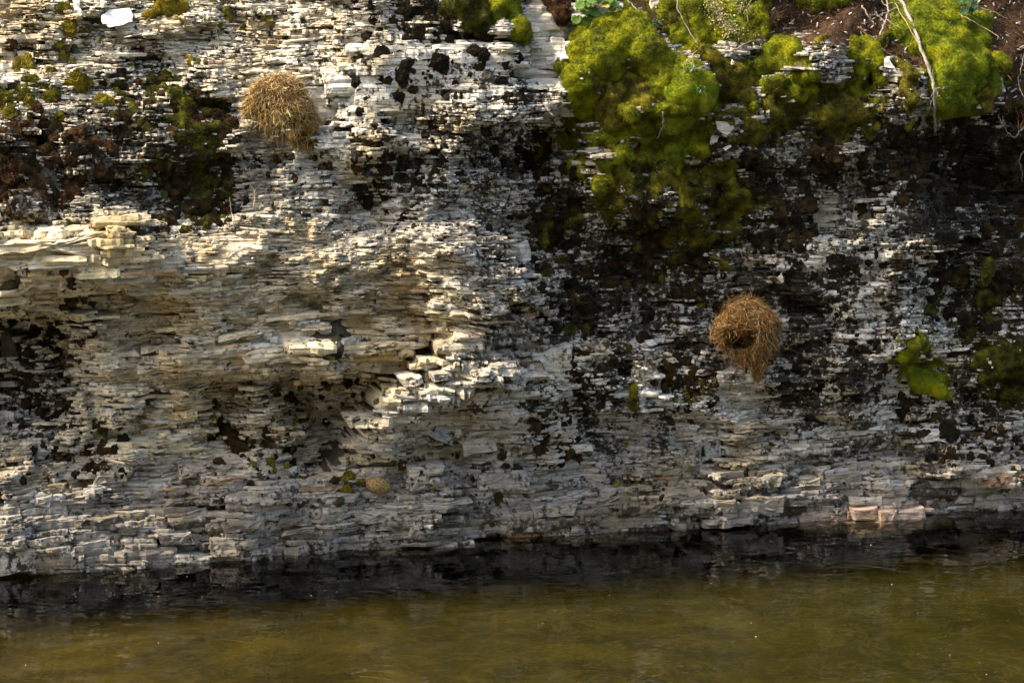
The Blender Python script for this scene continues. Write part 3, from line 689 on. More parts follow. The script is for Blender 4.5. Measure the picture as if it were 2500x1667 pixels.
def fuzz(me, per_m2, length, width, seed, face_cam=True):
    V, W = get_vn(me); Tt = tri_data(me)
    A, B_, C_ = V[Tt[:, 0]], V[Tt[:, 1]], V[Tt[:, 2]]
    nn = np.cross(B_ - A, C_ - A); ar = np.linalg.norm(nn, axis=1) / 2; nn = nn / (ar[:, None] * 2 + 1e-12)
    if face_cam: ar = ar * ((nn @ N > -.35))
    g = np.random.default_rng(seed); k = int(ar.sum() * per_m2)
    if k < 3: return None
    f = g.choice(len(Tt), k, p=ar / ar.sum()); r1, r2 = g.random(k), g.random(k); sw = r1 + r2 > 1; r1[sw] = 1 - r1[sw]; r2[sw] = 1 - r2[sw]
    P = A[f] + r1[:, None] * (B_ - A)[f] + r2[:, None] * (C_ - A)[f]
    dr = nn[f] + g.normal(0, .42, (k, 3)) + np.array([0, 0, .12]); dr /= np.linalg.norm(dr, axis=1)[:, None]
    sd = np.cross(dr, g.normal(0, 1, (k, 3))); sd /= np.linalg.norm(sd, axis=1)[:, None] + 1e-9
    ln = length * g.uniform(.5, 1.35, k)[:, None]; wd = width * g.uniform(.7, 1.3, k)[:, None]
    Q = np.stack([P - sd * wd - dr * .001, P + sd * wd - dr * .001, P + dr * ln], 1).reshape(-1, 3)
    return mesh_np('moss_tips', Q, np.arange(len(Q)), np.full(k, 3))
mseed = [0]
def mound(label, blobs, m, vox=.0092, density=80000, name='moss_mound', group=None, squash=.8, wob=.010, lift=.0, tip=(.007, .0012), sm=10):
    """blobs: (photo x, photo y, radius in photo px[, extra lift])"""
    mseed[0] += 1
    balls = []
    for bl in blobs:
        P, u, v, d = on_rock(bl[0], bl[1]); r = bl[2] * 1.12 * depth_px(bl[0], bl[1])
        lf = (bl[3] if len(bl) > 3 else 0) + lift
        balls.append((P[0] + N * (r * .12 + lf), (r, r * squash, r * (bl[4] if len(bl) > 4 else 1.0))))
    me = largest_piece(union_mesh(balls, vox, sm))
    V, W = get_vn(me)
    nz = fbm(V[:, 0] / .045, V[:, 1] / .045, V[:, 2] / .045, 201 + mseed[0], 3)
    n2 = fbm(V[:, 0] / .013, V[:, 1] / .013, V[:, 2] / .013, 301 + mseed[0], 2)
    V = V + W * (nz * wob * 1.3 + n2 * wob * .45)[:, None]
    c = np.array(balls[0][0]); V = V - c
    me.vertices.foreach_set('co', V.astype(np.float32).ravel()); me.update()
    me.polygons.foreach_set('use_smooth', np.ones(len(me.polygons), bool)); me.name = name
    me.materials.clear()
    o = obj(name, me, m, None, c); tag(o, label, 'moss', group)
    fz = fuzz(me, density, tip[0], tip[1], mseed[0])
    if fz: tag(obj('moss_tips', fz, m, o), None, None, None, 'stuff')
    return o
G = M_MOSS
def rblobs(pts, n, r0, r1, seed, path=None):
    """n random blobs inside a polygon of photo points"""
    g = random.Random(seed); xs = [p[0] for p in pts]; ys = [p[1] for p in pts]; out = []
    while len(out) < n:
        x, y = g.uniform(min(xs), max(xs)), g.uniform(min(ys), max(ys)); ins = False
        for i in range(len(pts)):
            (x0, y0), (x1, y1) = pts[i], pts[(i + 1) % len(pts)]
            if (y0 > y) != (y1 > y) and x < (x1 - x0) * (y - y0) / (y1 - y0) + x0: ins = not ins
        if ins: out.append((x, y, r0 + (r1 - r0) * g.random() ** 1.8))
    return out

mound('large arching green moss mound under the scalloped leaf plant', [(1425, 95, 34), (1420, 130, 36), (1450, 120, 44), (1465, 150, 40), (1490, 160, 34), (1480, 85, 48), (1520, 75, 46), (1500, 120, 40), (1555, 95, 46), (1580, 130, 44), (1605, 165, 46), (1625, 195, 42), (1615, 220, 30), (1500, 180, 26), (1560, 60, 30), (1530, 30, 26)], G['green'])
mound('fat drooping green moss tongue left of the pale smooth slab', [(1215, 12, 36), (1240, 40, 34), (1262, 70, 30), (1275, 90, 24), (1200, 40, 26), (1240, 0, 30), (1200, -30, 40)], G['green'])
mound('dark olive moss clump above the smooth white rock face', [(1150, 15, 36), (1120, 10, 30), (1175, 45, 30), (1180, 75, 24), (1090, 20, 22), (1140, 50, 22)], G['darkgreen'])
mound('russet brown moss clump beside the scalloped leaf plant', [(1358, 20, 26), (1372, 38, 24), (1350, 0, 28), (1385, 10, 20), (1364, 52, 14)], G['rust'], wob=.012)
mound('yellow green moss cluster right of the pale smooth slab', [(1378, 165, 24), (1395, 185, 24), (1410, 200, 26), (1395, 215, 18), (1425, 175, 22), (1440, 205, 20), (1405, 240, 24), (1420, 270, 22), (1445, 240, 22), (1385, 150, 10)] + rblobs([(1375, 150), (1460, 170), (1450, 300), (1400, 300)], 9, 9, 18, 1), G['green'])
mound('knobbly olive moss patch below the arching mound', rblobs([(1440, 200), (1540, 190), (1590, 240), (1580, 300), (1500, 320), (1440, 280)], 26, 11, 26, 2) + [(1505, 235, 28), (1480, 270, 26)], G['olive'])
mound('long mustard green moss tongue pointing at the forked twig', [(1545, 275, 24), (1565, 295, 28), (1582, 318, 30), (1592, 342, 24), (1525, 270, 20), (1500, 275, 16)], G['green'])
mound('bright green moss cushions under the forked twig', [(1640, 290, 34), (1675, 285, 26), (1625, 305, 24), (1610, 295, 20), (1645, 320, 24), (1655, 345, 24), (1645, 370, 24), (1680, 355, 17), (1635, 335, 18)], G['bright'])
mound('bright smooth moss swell right of the arching mound', [(1650, 190, 36), (1690, 200, 34), (1720, 215, 34), (1670, 235, 40), (1700, 250, 30), (1640, 230, 26), (1720, 250, 24), (1655, 160, 26), (1690, 165, 24)], G['bright'])
mound('olive gold moss slope left of the sunlit crest', [(1735, 150, 30), (1760, 175, 32), (1790, 190, 34), (1765, 210, 30), (1800, 220, 28), (1820, 205, 24), (1745, 195, 30), (1715, 135, 28), (1830, 240, 20)] + rblobs([(1720, 140), (1850, 180), (1850, 260), (1740, 240)], 10, 10, 18, 3), G['olive'])
mound('green moss knob against the pale hexagonal stone', [(1637, 18, 20), (1640, 40, 22), (1632, 60, 18), (1625, 75, 14), (1645, 0, 20)], G['olive'])
mound('moss bank under the dried cedar sprig', [(1680, 30, 34), (1690, 60, 30), (1720, 80, 32), (1760, 90, 30), (1800, 80, 28), (1840, 60, 24), (1700, 100, 28), (1665, 95, 24), (1660, 10, 20), (1850, 30, 26), (1860, 50, 18), (1640, 100, 20), (1740, 30, 26), (1790, 30, 24)] + rblobs([(1650, 60), (1860, 30), (1850, 90), (1700, 120)], 12, 9, 18, 4), G['green'])
mound('round moss lump at the frame top on the brown soil', [(1955, 8, 22), (1985, 10, 24), (2015, 5, 24), (2055, 8, 22), (2000, -10, 26)], G['green'])
mound('sunlit yellow moss crest on the left of the bare rock rib', [(1875, 135, 30), (1900, 120, 30), (1925, 115, 26), (1850, 165, 26), (1940, 130, 22), (1965, 150, 24), (1980, 180, 22), (1985, 215, 18), (1885, 165, 30), (1920, 160, 24), (1900, 200, 20), (1875, 210, 22), (1945, 190, 18), (1965, 215, 18), (1940, 225, 18), (1955, 240, 14)], G['green'])
mound('small moss tuft on the crest between the two rock ribs', [(2000, 112, 15), (2010, 95, 14), (1995, 105, 13), (2020, 92, 10)], G['gold'])
mound('upright moss column on the right of the bare rock rib', [(2085, 110, 22), (2110, 108, 24), (2130, 125, 24), (2140, 155, 22), (2140, 190, 20), (2135, 225, 18), (2133, 255, 14), (2080, 135, 20), (2105, 150, 22), (2095, 175, 22), (2110, 200, 18), (2080, 210, 20), (2090, 235, 20), (2115, 240, 14)], G['green'])
mound('olive moss strip below the white triangular stone', [(2185, 150, 14), (2205, 165, 17), (2220, 185, 20), (2215, 210, 22), (2225, 240, 17), (2220, 265, 14), (2200, 230, 14), (2230, 210, 14)], G['olive'])
mound('small dark moss ball by the bleached twig roots', [(2155, 105, 17), (2160, 90, 16), (2152, 118, 14)], G['darkgreen'])
mound('great green moss cloak behind the bleached branch', [(2225, 50, 40), (2205, 85, 34), (2240, 95, 40), (2265, 65, 40), (2290, 95, 40), (2270, 125, 36), (2300, 140, 44), (2325, 110, 44), (2330, 165, 44), (2310, 185, 40), (2295, 215, 32), (2300, 245, 26), (2340, 205, 36), (2345, 235, 24), (2370, 170, 36), (2375, 200, 28), (2360, 130, 36), (2390, 150, 30), (2385, 100, 30), (2350, 70, 36), (2310, 60, 34), (2230, 125, 24), (2380, 60, 26), (2395, 45, 24), (2405, 70, 20), (2250, 30, 30), (2200, 30, 24)], G['bright'])
mound('round curled moss knob at the end of the green cloak', [(2430, 140, 16), (2445, 145, 18), (2452, 160, 17), (2445, 175, 15), (2420, 165, 18), (2410, 180, 16), (2405, 150, 16)], G['green'])
mound('ragged moss fringe hanging below the green cloak', [(2400, 215, 20), (2405, 240, 20), (2395, 265, 16), (2415, 230, 16), (2410, 260, 14), (2385, 240, 14)], G['olive'])
mound('thin green moss lip along the dark overhang at far right', [(2440, 265, 14), (2460, 262, 14), (2480, 258, 14), (2500, 255, 14), (2425, 275, 13), (2520, 258, 16)], G['darkgreen'])
mound('broken olive moss patch left of the bare flakes', rblobs([(1500, 370), (1600, 380), (1600, 440), (1540, 490), (1440, 470), (1460, 400)], 30, 9, 20, 5), G['green'])
mound('olive moss rags among the pale flakes', rblobs([(1740, 270), (1880, 290), (1880, 340), (1790, 360), (1760, 330)], 20, 9, 20, 6), G['olive'])
mound('mossy streak running down below the pale flakes', rblobs([(1740, 380), (1790, 390), (1800, 450), (1850, 520), (1820, 560), (1750, 540), (1760, 440)], 26, 10, 20, 7), G['olive'])
mound('deep green moss rags below the bright cushions', rblobs([(1640, 400), (1720, 430), (1740, 520), (1700, 590), (1620, 500)], 26, 10, 22, 8), G['darkgreen'])
mound('dim green moss rags under the sunlit crest', rblobs([(1860, 250), (2060, 250), (2060, 320), (1950, 360), (1870, 300)], 22, 9, 20, 9), G['olive'])
mound('dim moss rags under the upright column', rblobs([(2060, 270), (2140, 260), (2130, 330), (2070, 330)], 12, 9, 17, 10), G['darkgreen'])
mound('glowing green moss hump low on the right of the cliff', [(2240, 925, 28), (2265, 935, 26), (2290, 955, 22), (2215, 900, 18), (2310, 965, 14), (2240, 945, 18)], G['bright'])
mound('moss patch just above the glowing hump', [(2225, 850, 20), (2245, 870, 20), (2205, 870, 16), (2235, 835, 14), (2260, 890, 16), (2215, 885, 14)], G['green'])
mound('dark leafy moss heap near the right frame edge', [(2395, 875, 22), (2425, 865, 22), (2455, 875, 22), (2440, 900, 22), (2470, 890, 18), (2410, 900, 18), (2380, 890, 14), (2480, 860, 14)], G['darkgreen'])
mound('small moss heap below the dark leafy one', [(2460, 955, 20), (2480, 965, 18), (2445, 960, 14), (2490, 945, 14)], G['darkgreen'])
mound('fuzzy moss patch hanging on the right wall', [(2400, 720, 20), (2420, 735, 18), (2390, 735, 16), (2435, 715, 12)], G['darkgreen'])
# gully on the left
mound('dark mossy gully streak left of the domed nest', rblobs([(340, 150), (400, 150), (480, 260), (560, 290), (565, 330), (460, 340), (430, 300), (370, 220)], 36, 10, 24, 11), G['darkgreen'])
mound('cracked brown moss crust down the left gully', rblobs([(450, 410), (560, 420), (560, 500), (500, 560), (400, 480)], 34, 9, 22, 12), G['umber'], squash=.5)
mound('sunlit moss tuft at the top left ledge', [(395, 20, 22), (415, 10, 26), (435, 20, 22), (410, 32, 16), (368, 38, 16), (350, 40, 10)], G['gold'])
# alcove and bottom
mound('flat olive moss sheet in the low alcove', [(530 + 9 * i, 1025 + 11 * i, 18) for i in range(9)], G['umber'], squash=.4)
mound('mossy strip in the diagonal crack', [(1000 - 12 * i, 860 + 13 * i, 13) for i in range(11)], G['olive'], squash=.5)
mound('olive pebbled moss bank beside the brown boulder', rblobs([(825, 1135), (860, 1125), (885, 1160), (900, 1200), (850, 1205), (815, 1185)], 26, 6, 12, 15), G['olive'], squash=.45)
mound('brown moss strip on the lower right wall', [(1545 + 6 * (i % 2), 950 + 9 * i, 14) for i in range(8)], G['olive'], squash=.4)

def carpet(label, pts, m, thick, seed, soft=3, step=.008, dens=75000, rag=.35):
    """a thin ragged mat draped over the rock inside an outline of photo points"""
    A = poly(pts, soft, 26)
    us_, vs_ = ray_uvd(np.array([p[0] for p in pts], float), np.array([p[1] for p in pts], float), np.zeros(len(pts)))
    U, V = np.meshgrid(np.arange(us_.min() - .1, us_.max() + .1, step), np.arange(vs_.min() - .1, vs_.max() + .1, step))
    d = surf(U, V); px, py = proj(uvd(U, V, d))
    a = samp(A, px, py) + .5 * fbm(U / .05, V / .05, 0, seed, 4) + rag * fbm(U / .12, V / .16, 0, seed + 9, 3) - .5
    lump = fbm(U / .06, V / .06, 0, seed + 3, 3)
    h = thick * np.clip(a * 3, -.6, 1) * (1 + .7 * lump) + .004 * fbm(U / .02, V / .02, 0, seed + 5, 2)
    P = uvd(U, V, d + np.where(a > -.12, h, -.03)); hh, ww = U.shape; ii = np.arange(hh * ww).reshape(hh, ww)
    ok = (a[:-1, :-1] > -.12) & (a[1:, 1:] > -.12)
    q = np.stack([ii[:-1, :-1], ii[:-1, 1:], ii[1:, 1:], ii[1:, :-1]], -1)[ok]
    used = np.unique(q); rem = np.zeros(hh * ww, int); rem[used] = np.arange(len(used)); Pv = P.reshape(-1, 3)[used]; c = Pv.mean(0)
    me = mesh_np('moss_carpet', Pv - c, rem[q].ravel(), np.full(len(q), 4), True); o = obj('moss_carpet', me, m, None, c); tag(o, label, 'moss', None, 'stuff')
    f = fuzz(me, dens, .008, .0013, seed)
    if f: tag(obj('moss_tips', f, m, o), None, None, None, 'stuff')
carpet('ragged yellow green moss carpet below the arching mound', [(1375, 150), (1480, 170), (1600, 220), (1720, 140), (1850, 170), (1830, 260), (1720, 290), (1700, 380), (1650, 420), (1560, 380), (1480, 400), (1400, 420), (1385, 300)], G['green'], .03, 501, 5, rag=.5)
carpet('thin olive moss carpet fading down toward the dark hollow', [(1390, 400), (1500, 380), (1640, 400), (1720, 440), (1800, 420), (1840, 540), (1740, 600), (1620, 560), (1480, 520), (1400, 500)], G['olive'], .022, 503, 7, rag=.9)
carpet('dim olive moss carpet under the sunlit crest', [(1840, 200), (1990, 210), (2060, 190), (2150, 230), (2150, 310), (2040, 340), (1880, 330)], G['olive'], .022, 505)
carpet('moss carpet on the slope under the cedar sprig', [(1560, 20), (1680, -40), (1880, -40), (1870, 90), (1740, 130), (1640, 140)], G['green'], .03, 507)
carpet('dark moss carpet in the gully left of the domed nest', [(340, 150), (400, 140), (480, 260), (570, 290), (560, 540), (480, 560), (400, 480), (420, 330), (360, 230)], G['darkgreen'], .018, 509, 4)
carpet('olive moss carpet above the glowing green hump', [(2200, 810), (2250, 820), (2310, 900), (2330, 980), (2250, 980), (2200, 910)], G['green'], .016, 511)
carpet('dark green moss carpet around the leafy heap at right', [(2350, 840), (2520, 820), (2520, 990), (2430, 980), (2380, 920)], G['darkgreen'], .02, 513)
carpet('low green moss carpet behind the bleached branch', [(2190, -40), (2420, 20), (2420, 120), (2470, 160), (2430, 260), (2290, 290), (2270, 180), (2190, 110)], G['bright'], .03, 515)

# ------------------------------------------------------------------ moss cushions
def cushion_proto(sub, seed, spike):
    V, F = ICO[sub]; V = V.copy()
    V *= (1 + .34 * fbm(V[:, 0] * 1.1 + 7, V[:, 1] * 1.1, V[:, 2] * 1.1, seed, 2) + .26 * fbm(V[:, 0] * 3, V[:, 1] * 3 + 5, V[:, 2] * 3, seed + 50, 3) + spike * np.random.default_rng(seed).normal(0, 1, len(V)))[:, None]
    return V, F
PRO_BIG = [cushion_proto(5, 400 + i, .06) for i in range(7)]
PRO_SML = [cushion_proto(2, 430 + i, .17) for i in range(9)]
cush = []      # px, py, r_px, material, zone
def zone(z, pts, n, r0, r1, mats, clump=.55, pw=2.2):
    n = int(n * .8); r0 *= .75; r1 *= .74
    g = random.Random(len(z) * 13 + n); xs = [p[0] for p in pts]; ys = [p[1] for p in pts]; k = 0; tries = 0
    th = random.Random(len(z) + n * 3).random() * 100
    while k < n and tries < n * 40:
        tries += 1
        x, y = g.uniform(min(xs), max(xs)), g.uniform(min(ys), max(ys)); ins = False
        for i in range(len(pts)):
            (x0, y0), (x1, y1) = pts[i], pts[(i + 1) % len(pts)]
            if (y0 > y) != (y1 > y) and x < (x1 - x0) * (y - y0) / (y1 - y0) + x0: ins = not ins
        if not ins: continue
        cx, cy = int((x + M0) / CELL), int((y + M0) / CELL)
        if CLN[cy, cx] + .5 < clump * g.uniform(.6, 1.2): continue
        cush.append((x, y, r0 + (r1 - r0) * g.random() ** pw, g.choice(mats), z)); k += 1
CLN = fbm(gx / 70, gy / 60, 0, 444) * .9 * sstep(1400, 1250, gx) + STREAK * .62 * sstep(1250, 1400, gx)
dk = ['black', 'black', 'black', 'umber']
Z_HOLLOW = 'dark moss cushion in the shaded hollow above the holed nest'
Z_FIELD = 'dark moss cushion on the rock face under the green moss mounds'
Z_RIGHT = 'black moss cushion on the deeply shaded wall at the right frame edge'
Z_RUN = 'small dark moss cushion on the white runnelled rock right of the holed nest'
Z_LOW = 'black moss cushion on the white rock left of or below the holed nest'
Z_CENT = 'charcoal moss cushion on the white face between domed nest and pale slab'
Z_TOPC = 'dark moss cushion on the ledge above the smooth white face'
Z_RUST = 'rusty brown moss cushion on the rock at the left frame edge'
Z_GUL = 'dark moss cushion in the mossy gully left of the domed nest'
Z_TOPL = 'small moss cushion on the sunlit rubble at top left'
Z_CAVE = 'black moss cushion in the dark recess at lower left'
Z_ALC = 'brown moss cushion in the low alcove under the cream ledge'
Z_BASE = 'small brown moss cushion on the grey rock just above the water'
zone(Z_HOLLOW, [(1300, 560), (1420, 540), (1560, 560), (1780, 600), (1760, 720), (1730, 830), (1560, 860), (1340, 810), (1300, 700)], 640, 6, 26, dk + ['umber', 'darkgreen'], .36)
zone(Z_HOLLOW, [(1260, 330), (1400, 310), (1430, 540), (1300, 600), (1260, 500)], 190, 7, 28, dk + ['umber', 'darkgreen'], .4)
zone(Z_HOLLOW, [(1560, 400), (1700, 420), (1790, 560), (1760, 640), (1560, 600), (1500, 520)], 300, 7, 26, dk + ['umber', 'darkgreen'], .3)
zone(Z_FIELD, [(1700, 360), (1900, 330), (2230, 300), (2260, 430), (2160, 560), (2000, 600), (1850, 620), (1750, 560)], 760, 7, 28, dk + ['umber'], .42)
zone(Z_FIELD, [(1380, 300), (1700, 360), (1640, 520), (1420, 520)], 120, 8, 24, ['umber', 'darkgreen', 'olive', 'black'], .4)
zone(Z_FIELD, [(1850, 200), (2180, 210), (2240, 330), (1850, 340)], 150, 8, 24, ['umber', 'darkgreen', 'black', 'olive'], .5)
zone(Z_RIGHT, [(2230, 290), (2560, 270), (2560, 560), (2300, 600), (2220, 480)], 520, 7, 30, dk, .25)
zone(Z_RIGHT, [(2230, 600), (2560, 540), (2560, 940), (2400, 960), (2330, 820), (2240, 760)], 330, 8, 32, dk + ['darkgreen'], .42)
zone(Z_RIGHT, [(2150, 950), (2560, 960), (2560, 1160), (2260, 1130)], 170, 7, 26, dk + ['umber'], .45)
zone(Z_RUN, [(1860, 600), (2240, 560), (2260, 800), (2210, 1000), (1900, 960), (1920, 800)], 560, 4, 18, dk, .42)
zone(Z_RUN, [(2180, 830), (2340, 840), (2330, 1000), (2180, 980)], 60, 6, 22, ['umber', 'darkgreen', 'black'], .4)
zone(Z_LOW, [(1390, 850), (1520, 830), (1500, 960), (1440, 1010), (1400, 950)], 120, 6, 26, dk, .25)
zone(Z_LOW, [(1560, 830), (1740, 840), (1920, 900), (1920, 960), (1740, 950), (1600, 960)], 170, 6, 22, ['black', 'umber', 'umber'], .45)
zone(Z_LOW, [(1600, 930), (1800, 930), (1790, 1010), (1640, 1010)], 90, 7, 22, ['umber', 'umber', 'olive', 'black'], .35)
zone(Z_LOW, [(1280, 1000), (1400, 990), (1420, 1120), (1240, 1160)], 60, 7, 24, ['umber', 'black'], .35)
zone(Z_CENT, [(860, 140), (1270, 130), (1280, 330), (1260, 580), (900, 580), (860, 380)], 300, 5, 24, ['black', 'black', 'grey', 'black'], .45)
zone(Z_CENT, [(860, 340), (1030, 330), (1030, 470), (860, 480)], 110, 6, 22, ['black', 'grey', 'umber'], .3)
zone(Z_TOPC, [(860, -20), (1200, -20), (1210, 100), (880, 95)], 130, 7, 26, dk, .4)
zone(Z_RUST, [(-40, 300), (230, 320), (300, 380), (280, 480), (-40, 530)], 520, 8, 30, ['rust', 'rust', 'rust', 'umber', 'black', 'grey'], .12)
zone(Z_RUST, [(-40, 190), (130, 200), (160, 300), (-40, 310)], 70, 10, 30, ['olive', 'rust', 'olive'], .35)
zone(Z_GUL, [(230, 180), (420, 170), (570, 300), (560, 560), (380, 570), (330, 440), (260, 290)], 420, 8, 28, ['black', 'umber', 'umber', 'darkgreen', 'rust'], .36)
zone(Z_TOPL, [(-40, -20), (700, -20), (640, 160), (-40, 180)], 110, 5, 16, ['olive', 'olive', 'gold', 'grey', 'rust'], .5)
zone(Z_TOPL, [(560, 380), (800, 360), (840, 540), (560, 540)], 70, 6, 18, ['grey', 'black', 'rust'], .45)
zone(Z_CAVE, [(-60, 770), (150, 770), (170, 900), (200, 1000), (180, 1050), (-60, 1040)], 280, 7, 24, dk, .35)
zone(Z_CAVE, [(-60, 1040), (320, 1030), (300, 1190), (-60, 1180)], 130, 7, 24, ['umber', 'black', 'umber'], .42)
zone(Z_ALC, [(500, 940), (900, 920), (870, 1050), (780, 1110), (640, 1180), (510, 1120)], 150, 6, 20, ['umber', 'olive', 'black'], .35)
zone(Z_ALC, [(150, 660), (250, 700), (240, 850), (170, 850)], 40, 7, 20, ['umber', 'rust'], .35)
zone(Z_BASE, [(600, 1090), (2480, 1080), (2480, 1190), (1600, 1220), (620, 1240)], 200, 5, 18, ['umber', 'olive', 'grey', 'umber'], .55)
for x, y, r, mm in [(153, 19, 18, 'olive'), (168, 73, 22, 'gold'), (61, 165, 22, 'gold'), (126, 176, 20, 'olive'), (161, 126, 13, 'olive'), (153, 143, 15, 'olive'), (27, 111, 18, 'rust'), (191, 199, 28, 'gold'), (73, 203, 22, 'olive'), (12, 252, 30, 'olive'), (65, 256, 28, 'olive'), (436, 52, 13, 'gold'), (560, 40, 13, 'gold'), (662, 50, 16, 'gold'), (210, 80, 14, 'gold'), (252, 252, 22, 'gold'), (467, 151, 14, 'gold')]:
    cush.append((x, y, r, mm, Z_TOPL))
for x, y, r in [(933, 134, 20), (1002, 151, 15), (1071, 151, 22), (1159, 126, 24), (979, 191, 17), (985, 205, 11), (895, 240, 8), (1180, 135, 20), (975, 235, 16), (1010, 175, 7), (1045, 203, 8)]:
    cush.append((x, y, r, 'black', Z_CENT))
ca = np.array([(c[0], c[1], c[2]) for c in cush])
CPOS, CU, CV, CD_ = on_rock(ca[:, 0], ca[:, 1])
clear = np.ones(len(cush), bool)
order = np.argsort(-ca[:, 2]); infr = (ca[:, 0] > -10) & (ca[:, 0] < 2510) & (ca[:, 1] > -10)
single = [i for i in order if infr[i]][:300]; sset = set(single)
protos = {}
BASIS = np.stack([T, N, Z])
gr = np.random.default_rng(77)
def xf(i):
    r = ca[i, 2] * 0.00135
    e = np.array([gr.uniform(.85, 1.25), gr.uniform(.28, .5), gr.uniform(.8, 1.5)]) * r
    a = gr.uniform(-.5, .5) ; c_, s_ = math.cos(a), math.sin(a); Rm = np.array([[c_, 0, s_], [0, 1, 0], [-s_, 0, c_]])
    return e, Rm
LAND = [((690, 250), 'domed nest'), ((1820, 800), 'holed nest'), ((1340, 110), 'pale smooth slab'), ((2260, 150), 'long bleached branch'), ((2255, 930), 'glowing green moss hump'), ((1900, 150), 'sunlit moss crest'), ((1500, 130), 'arching green moss mound'), ((922, 1182), 'brown boulder'), ((800, 870), 'cream rock ledge'), ((150, 640), 'cream rock bulge'), ((285, 45), 'large white flat stone'), ((1755, 320), 'broad grey flake'), ((2165, 160), 'white triangular stone'), ((2425, 880), 'dark leafy moss heap'), ((1000, 180), 'smooth white face'), ((2300, 1065), 'pale block low on the right'), ((1640, 330), 'forked twig')]
MCOL = {'black': 'black', 'umber': 'dark brown', 'rust': 'rusty', 'olive': 'olive', 'gold': 'golden', 'darkgreen': 'dark green', 'grey': 'grey'}
def cush_label(i):
    x, y, r, mm, z = cush[i]
    (lx, ly), ln = min(LAND, key=lambda l: math.hypot(l[0][0] - x, l[0][1] - y)); dx, dy = x - lx, y - ly; ds_ = math.hypot(dx, dy)
    v_ = ('above' if dy < 0 else 'below') if abs(dy) > .41 * ds_ else ''; h_ = ('left of' if dx < 0 else 'right of') if abs(dx) > .41 * ds_ else ''
    where = (v_ + ' and ' + h_) if v_ and h_ else (v_ or h_)
    near = 'close ' if ds_ < 110 else ('well ' if ds_ > 260 else '')
    size = 'large ' if r > 21 else ('' if r > 17.5 else 'small ')
    return size + MCOL[mm] + ' moss cushion ' + near + where + ' the ' + ln
for i in single:
    mm = cush[i][3]; k = int(gr.integers(7))
    if k not in protos:
        V, F = PRO_BIG[k]; me = mesh_np('moss_cushion', V, F.ravel(), np.full(len(F), 3), False); me.materials.append(None); protos[k] = me
    o = bpy.data.objects.new('moss_cushion', protos[k]); COL.objects.link(o); o.material_slots[0].link = 'OBJECT'; o.material_slots[0].material = M_MOSS[mm]
    e, Rm = xf(i); o.location = CPOS[i] + N * e[1] * .1
    s_ = float((e[0] + e[2]) / 2); o.scale = (s_, s_ * .48, s_ * gr.uniform(.85, 1.2)); o.rotation_euler = (gr.uniform(-.3, .3), gr.uniform(-.4, .4), gr.uniform(-.25, .25) + YAW)
    lb = cush_label(i); tag(o, lb, 'moss', 'moss cushions: ' + lb)
acc = {}
for i in range(len(cush)):
    if i in sset: continue
    V, F = PRO_SML[int(gr.integers(9))]; e, Rm = xf(i)
    P = (V @ Rm.T * e) @ BASIS + CPOS[i] + N * e[1] * .1
    a = acc.setdefault(cush[i][3], [[], [], 0]); a[0].append(P); a[1].append(F + a[2]); a[2] += len(V)
SM_LAB = {'black': 'scatter of tiny black moss cushions across the shaded rock', 'umber': 'scatter of tiny brown moss cushions across the rock', 'rust': 'scatter of tiny rusty moss cushions on the left rock', 'olive': 'scatter of tiny olive moss cushions on the rock', 'gold': 'scatter of tiny golden moss cushions on sunlit rubble', 'darkgreen': 'scatter of tiny dark green moss cushions on the rock', 'grey': 'scatter of tiny grey lichen tufts on the rock'}
for mm, (vs, fs, n) in acc.items():
    F = np.concatenate(fs); o = obj('small_moss_cushions', mesh_np('small_moss_cushions', np.concatenate(vs), F.ravel(), np.full(len(F), 3), False), M_MOSS[mm])
    tag(o, SM_LAB[mm], 'moss', None, 'stuff')
print('cushions', len(cush))

# ------------------------------------------------------------------ nests
def straw_material(name, stops):
    m, t, b, nd = mat(name); L = t.links.new
    at = nd('ShaderNodeAttribute', attribute_name='shade')
    r = ramp(nd, stops); L(at.outputs['Fac'], r.inputs[0]); L(r.outputs[0], b.inputs['Base Color'])
    b.inputs['Roughness'].default_value = .8; b.inputs['Specular IOR Level'].default_value = .15
    return m
M_NEST = earth_material('nest_moss_weave', (.02, .010, .004), (.07, .038, .012), (.16, .085, .025), 55)
M_STRAW = straw_material('straw', [(0, (.02, .009, .004)), (.35, (.10, .042, .011)), (.65, (.22, .095, .022)), (.86, (.34, .19, .06)), (1, (.58, .44, .25))])
M_STRAWY = straw_material('gold_straw', [(0, (.10, .055, .016)), (.3, (.36, .23, .06)), (.6, (.58, .42, .14)), (.85, (.66, .54, .27)), (1, (.75, .68, .45))])
M_STRAWG = straw_material('grey_straw', [(0, (.05, .035, .022)), (.4, (.15, .10, .06)), (.75, (.26, .19, .12)), (1, (.42, .34, .24))])
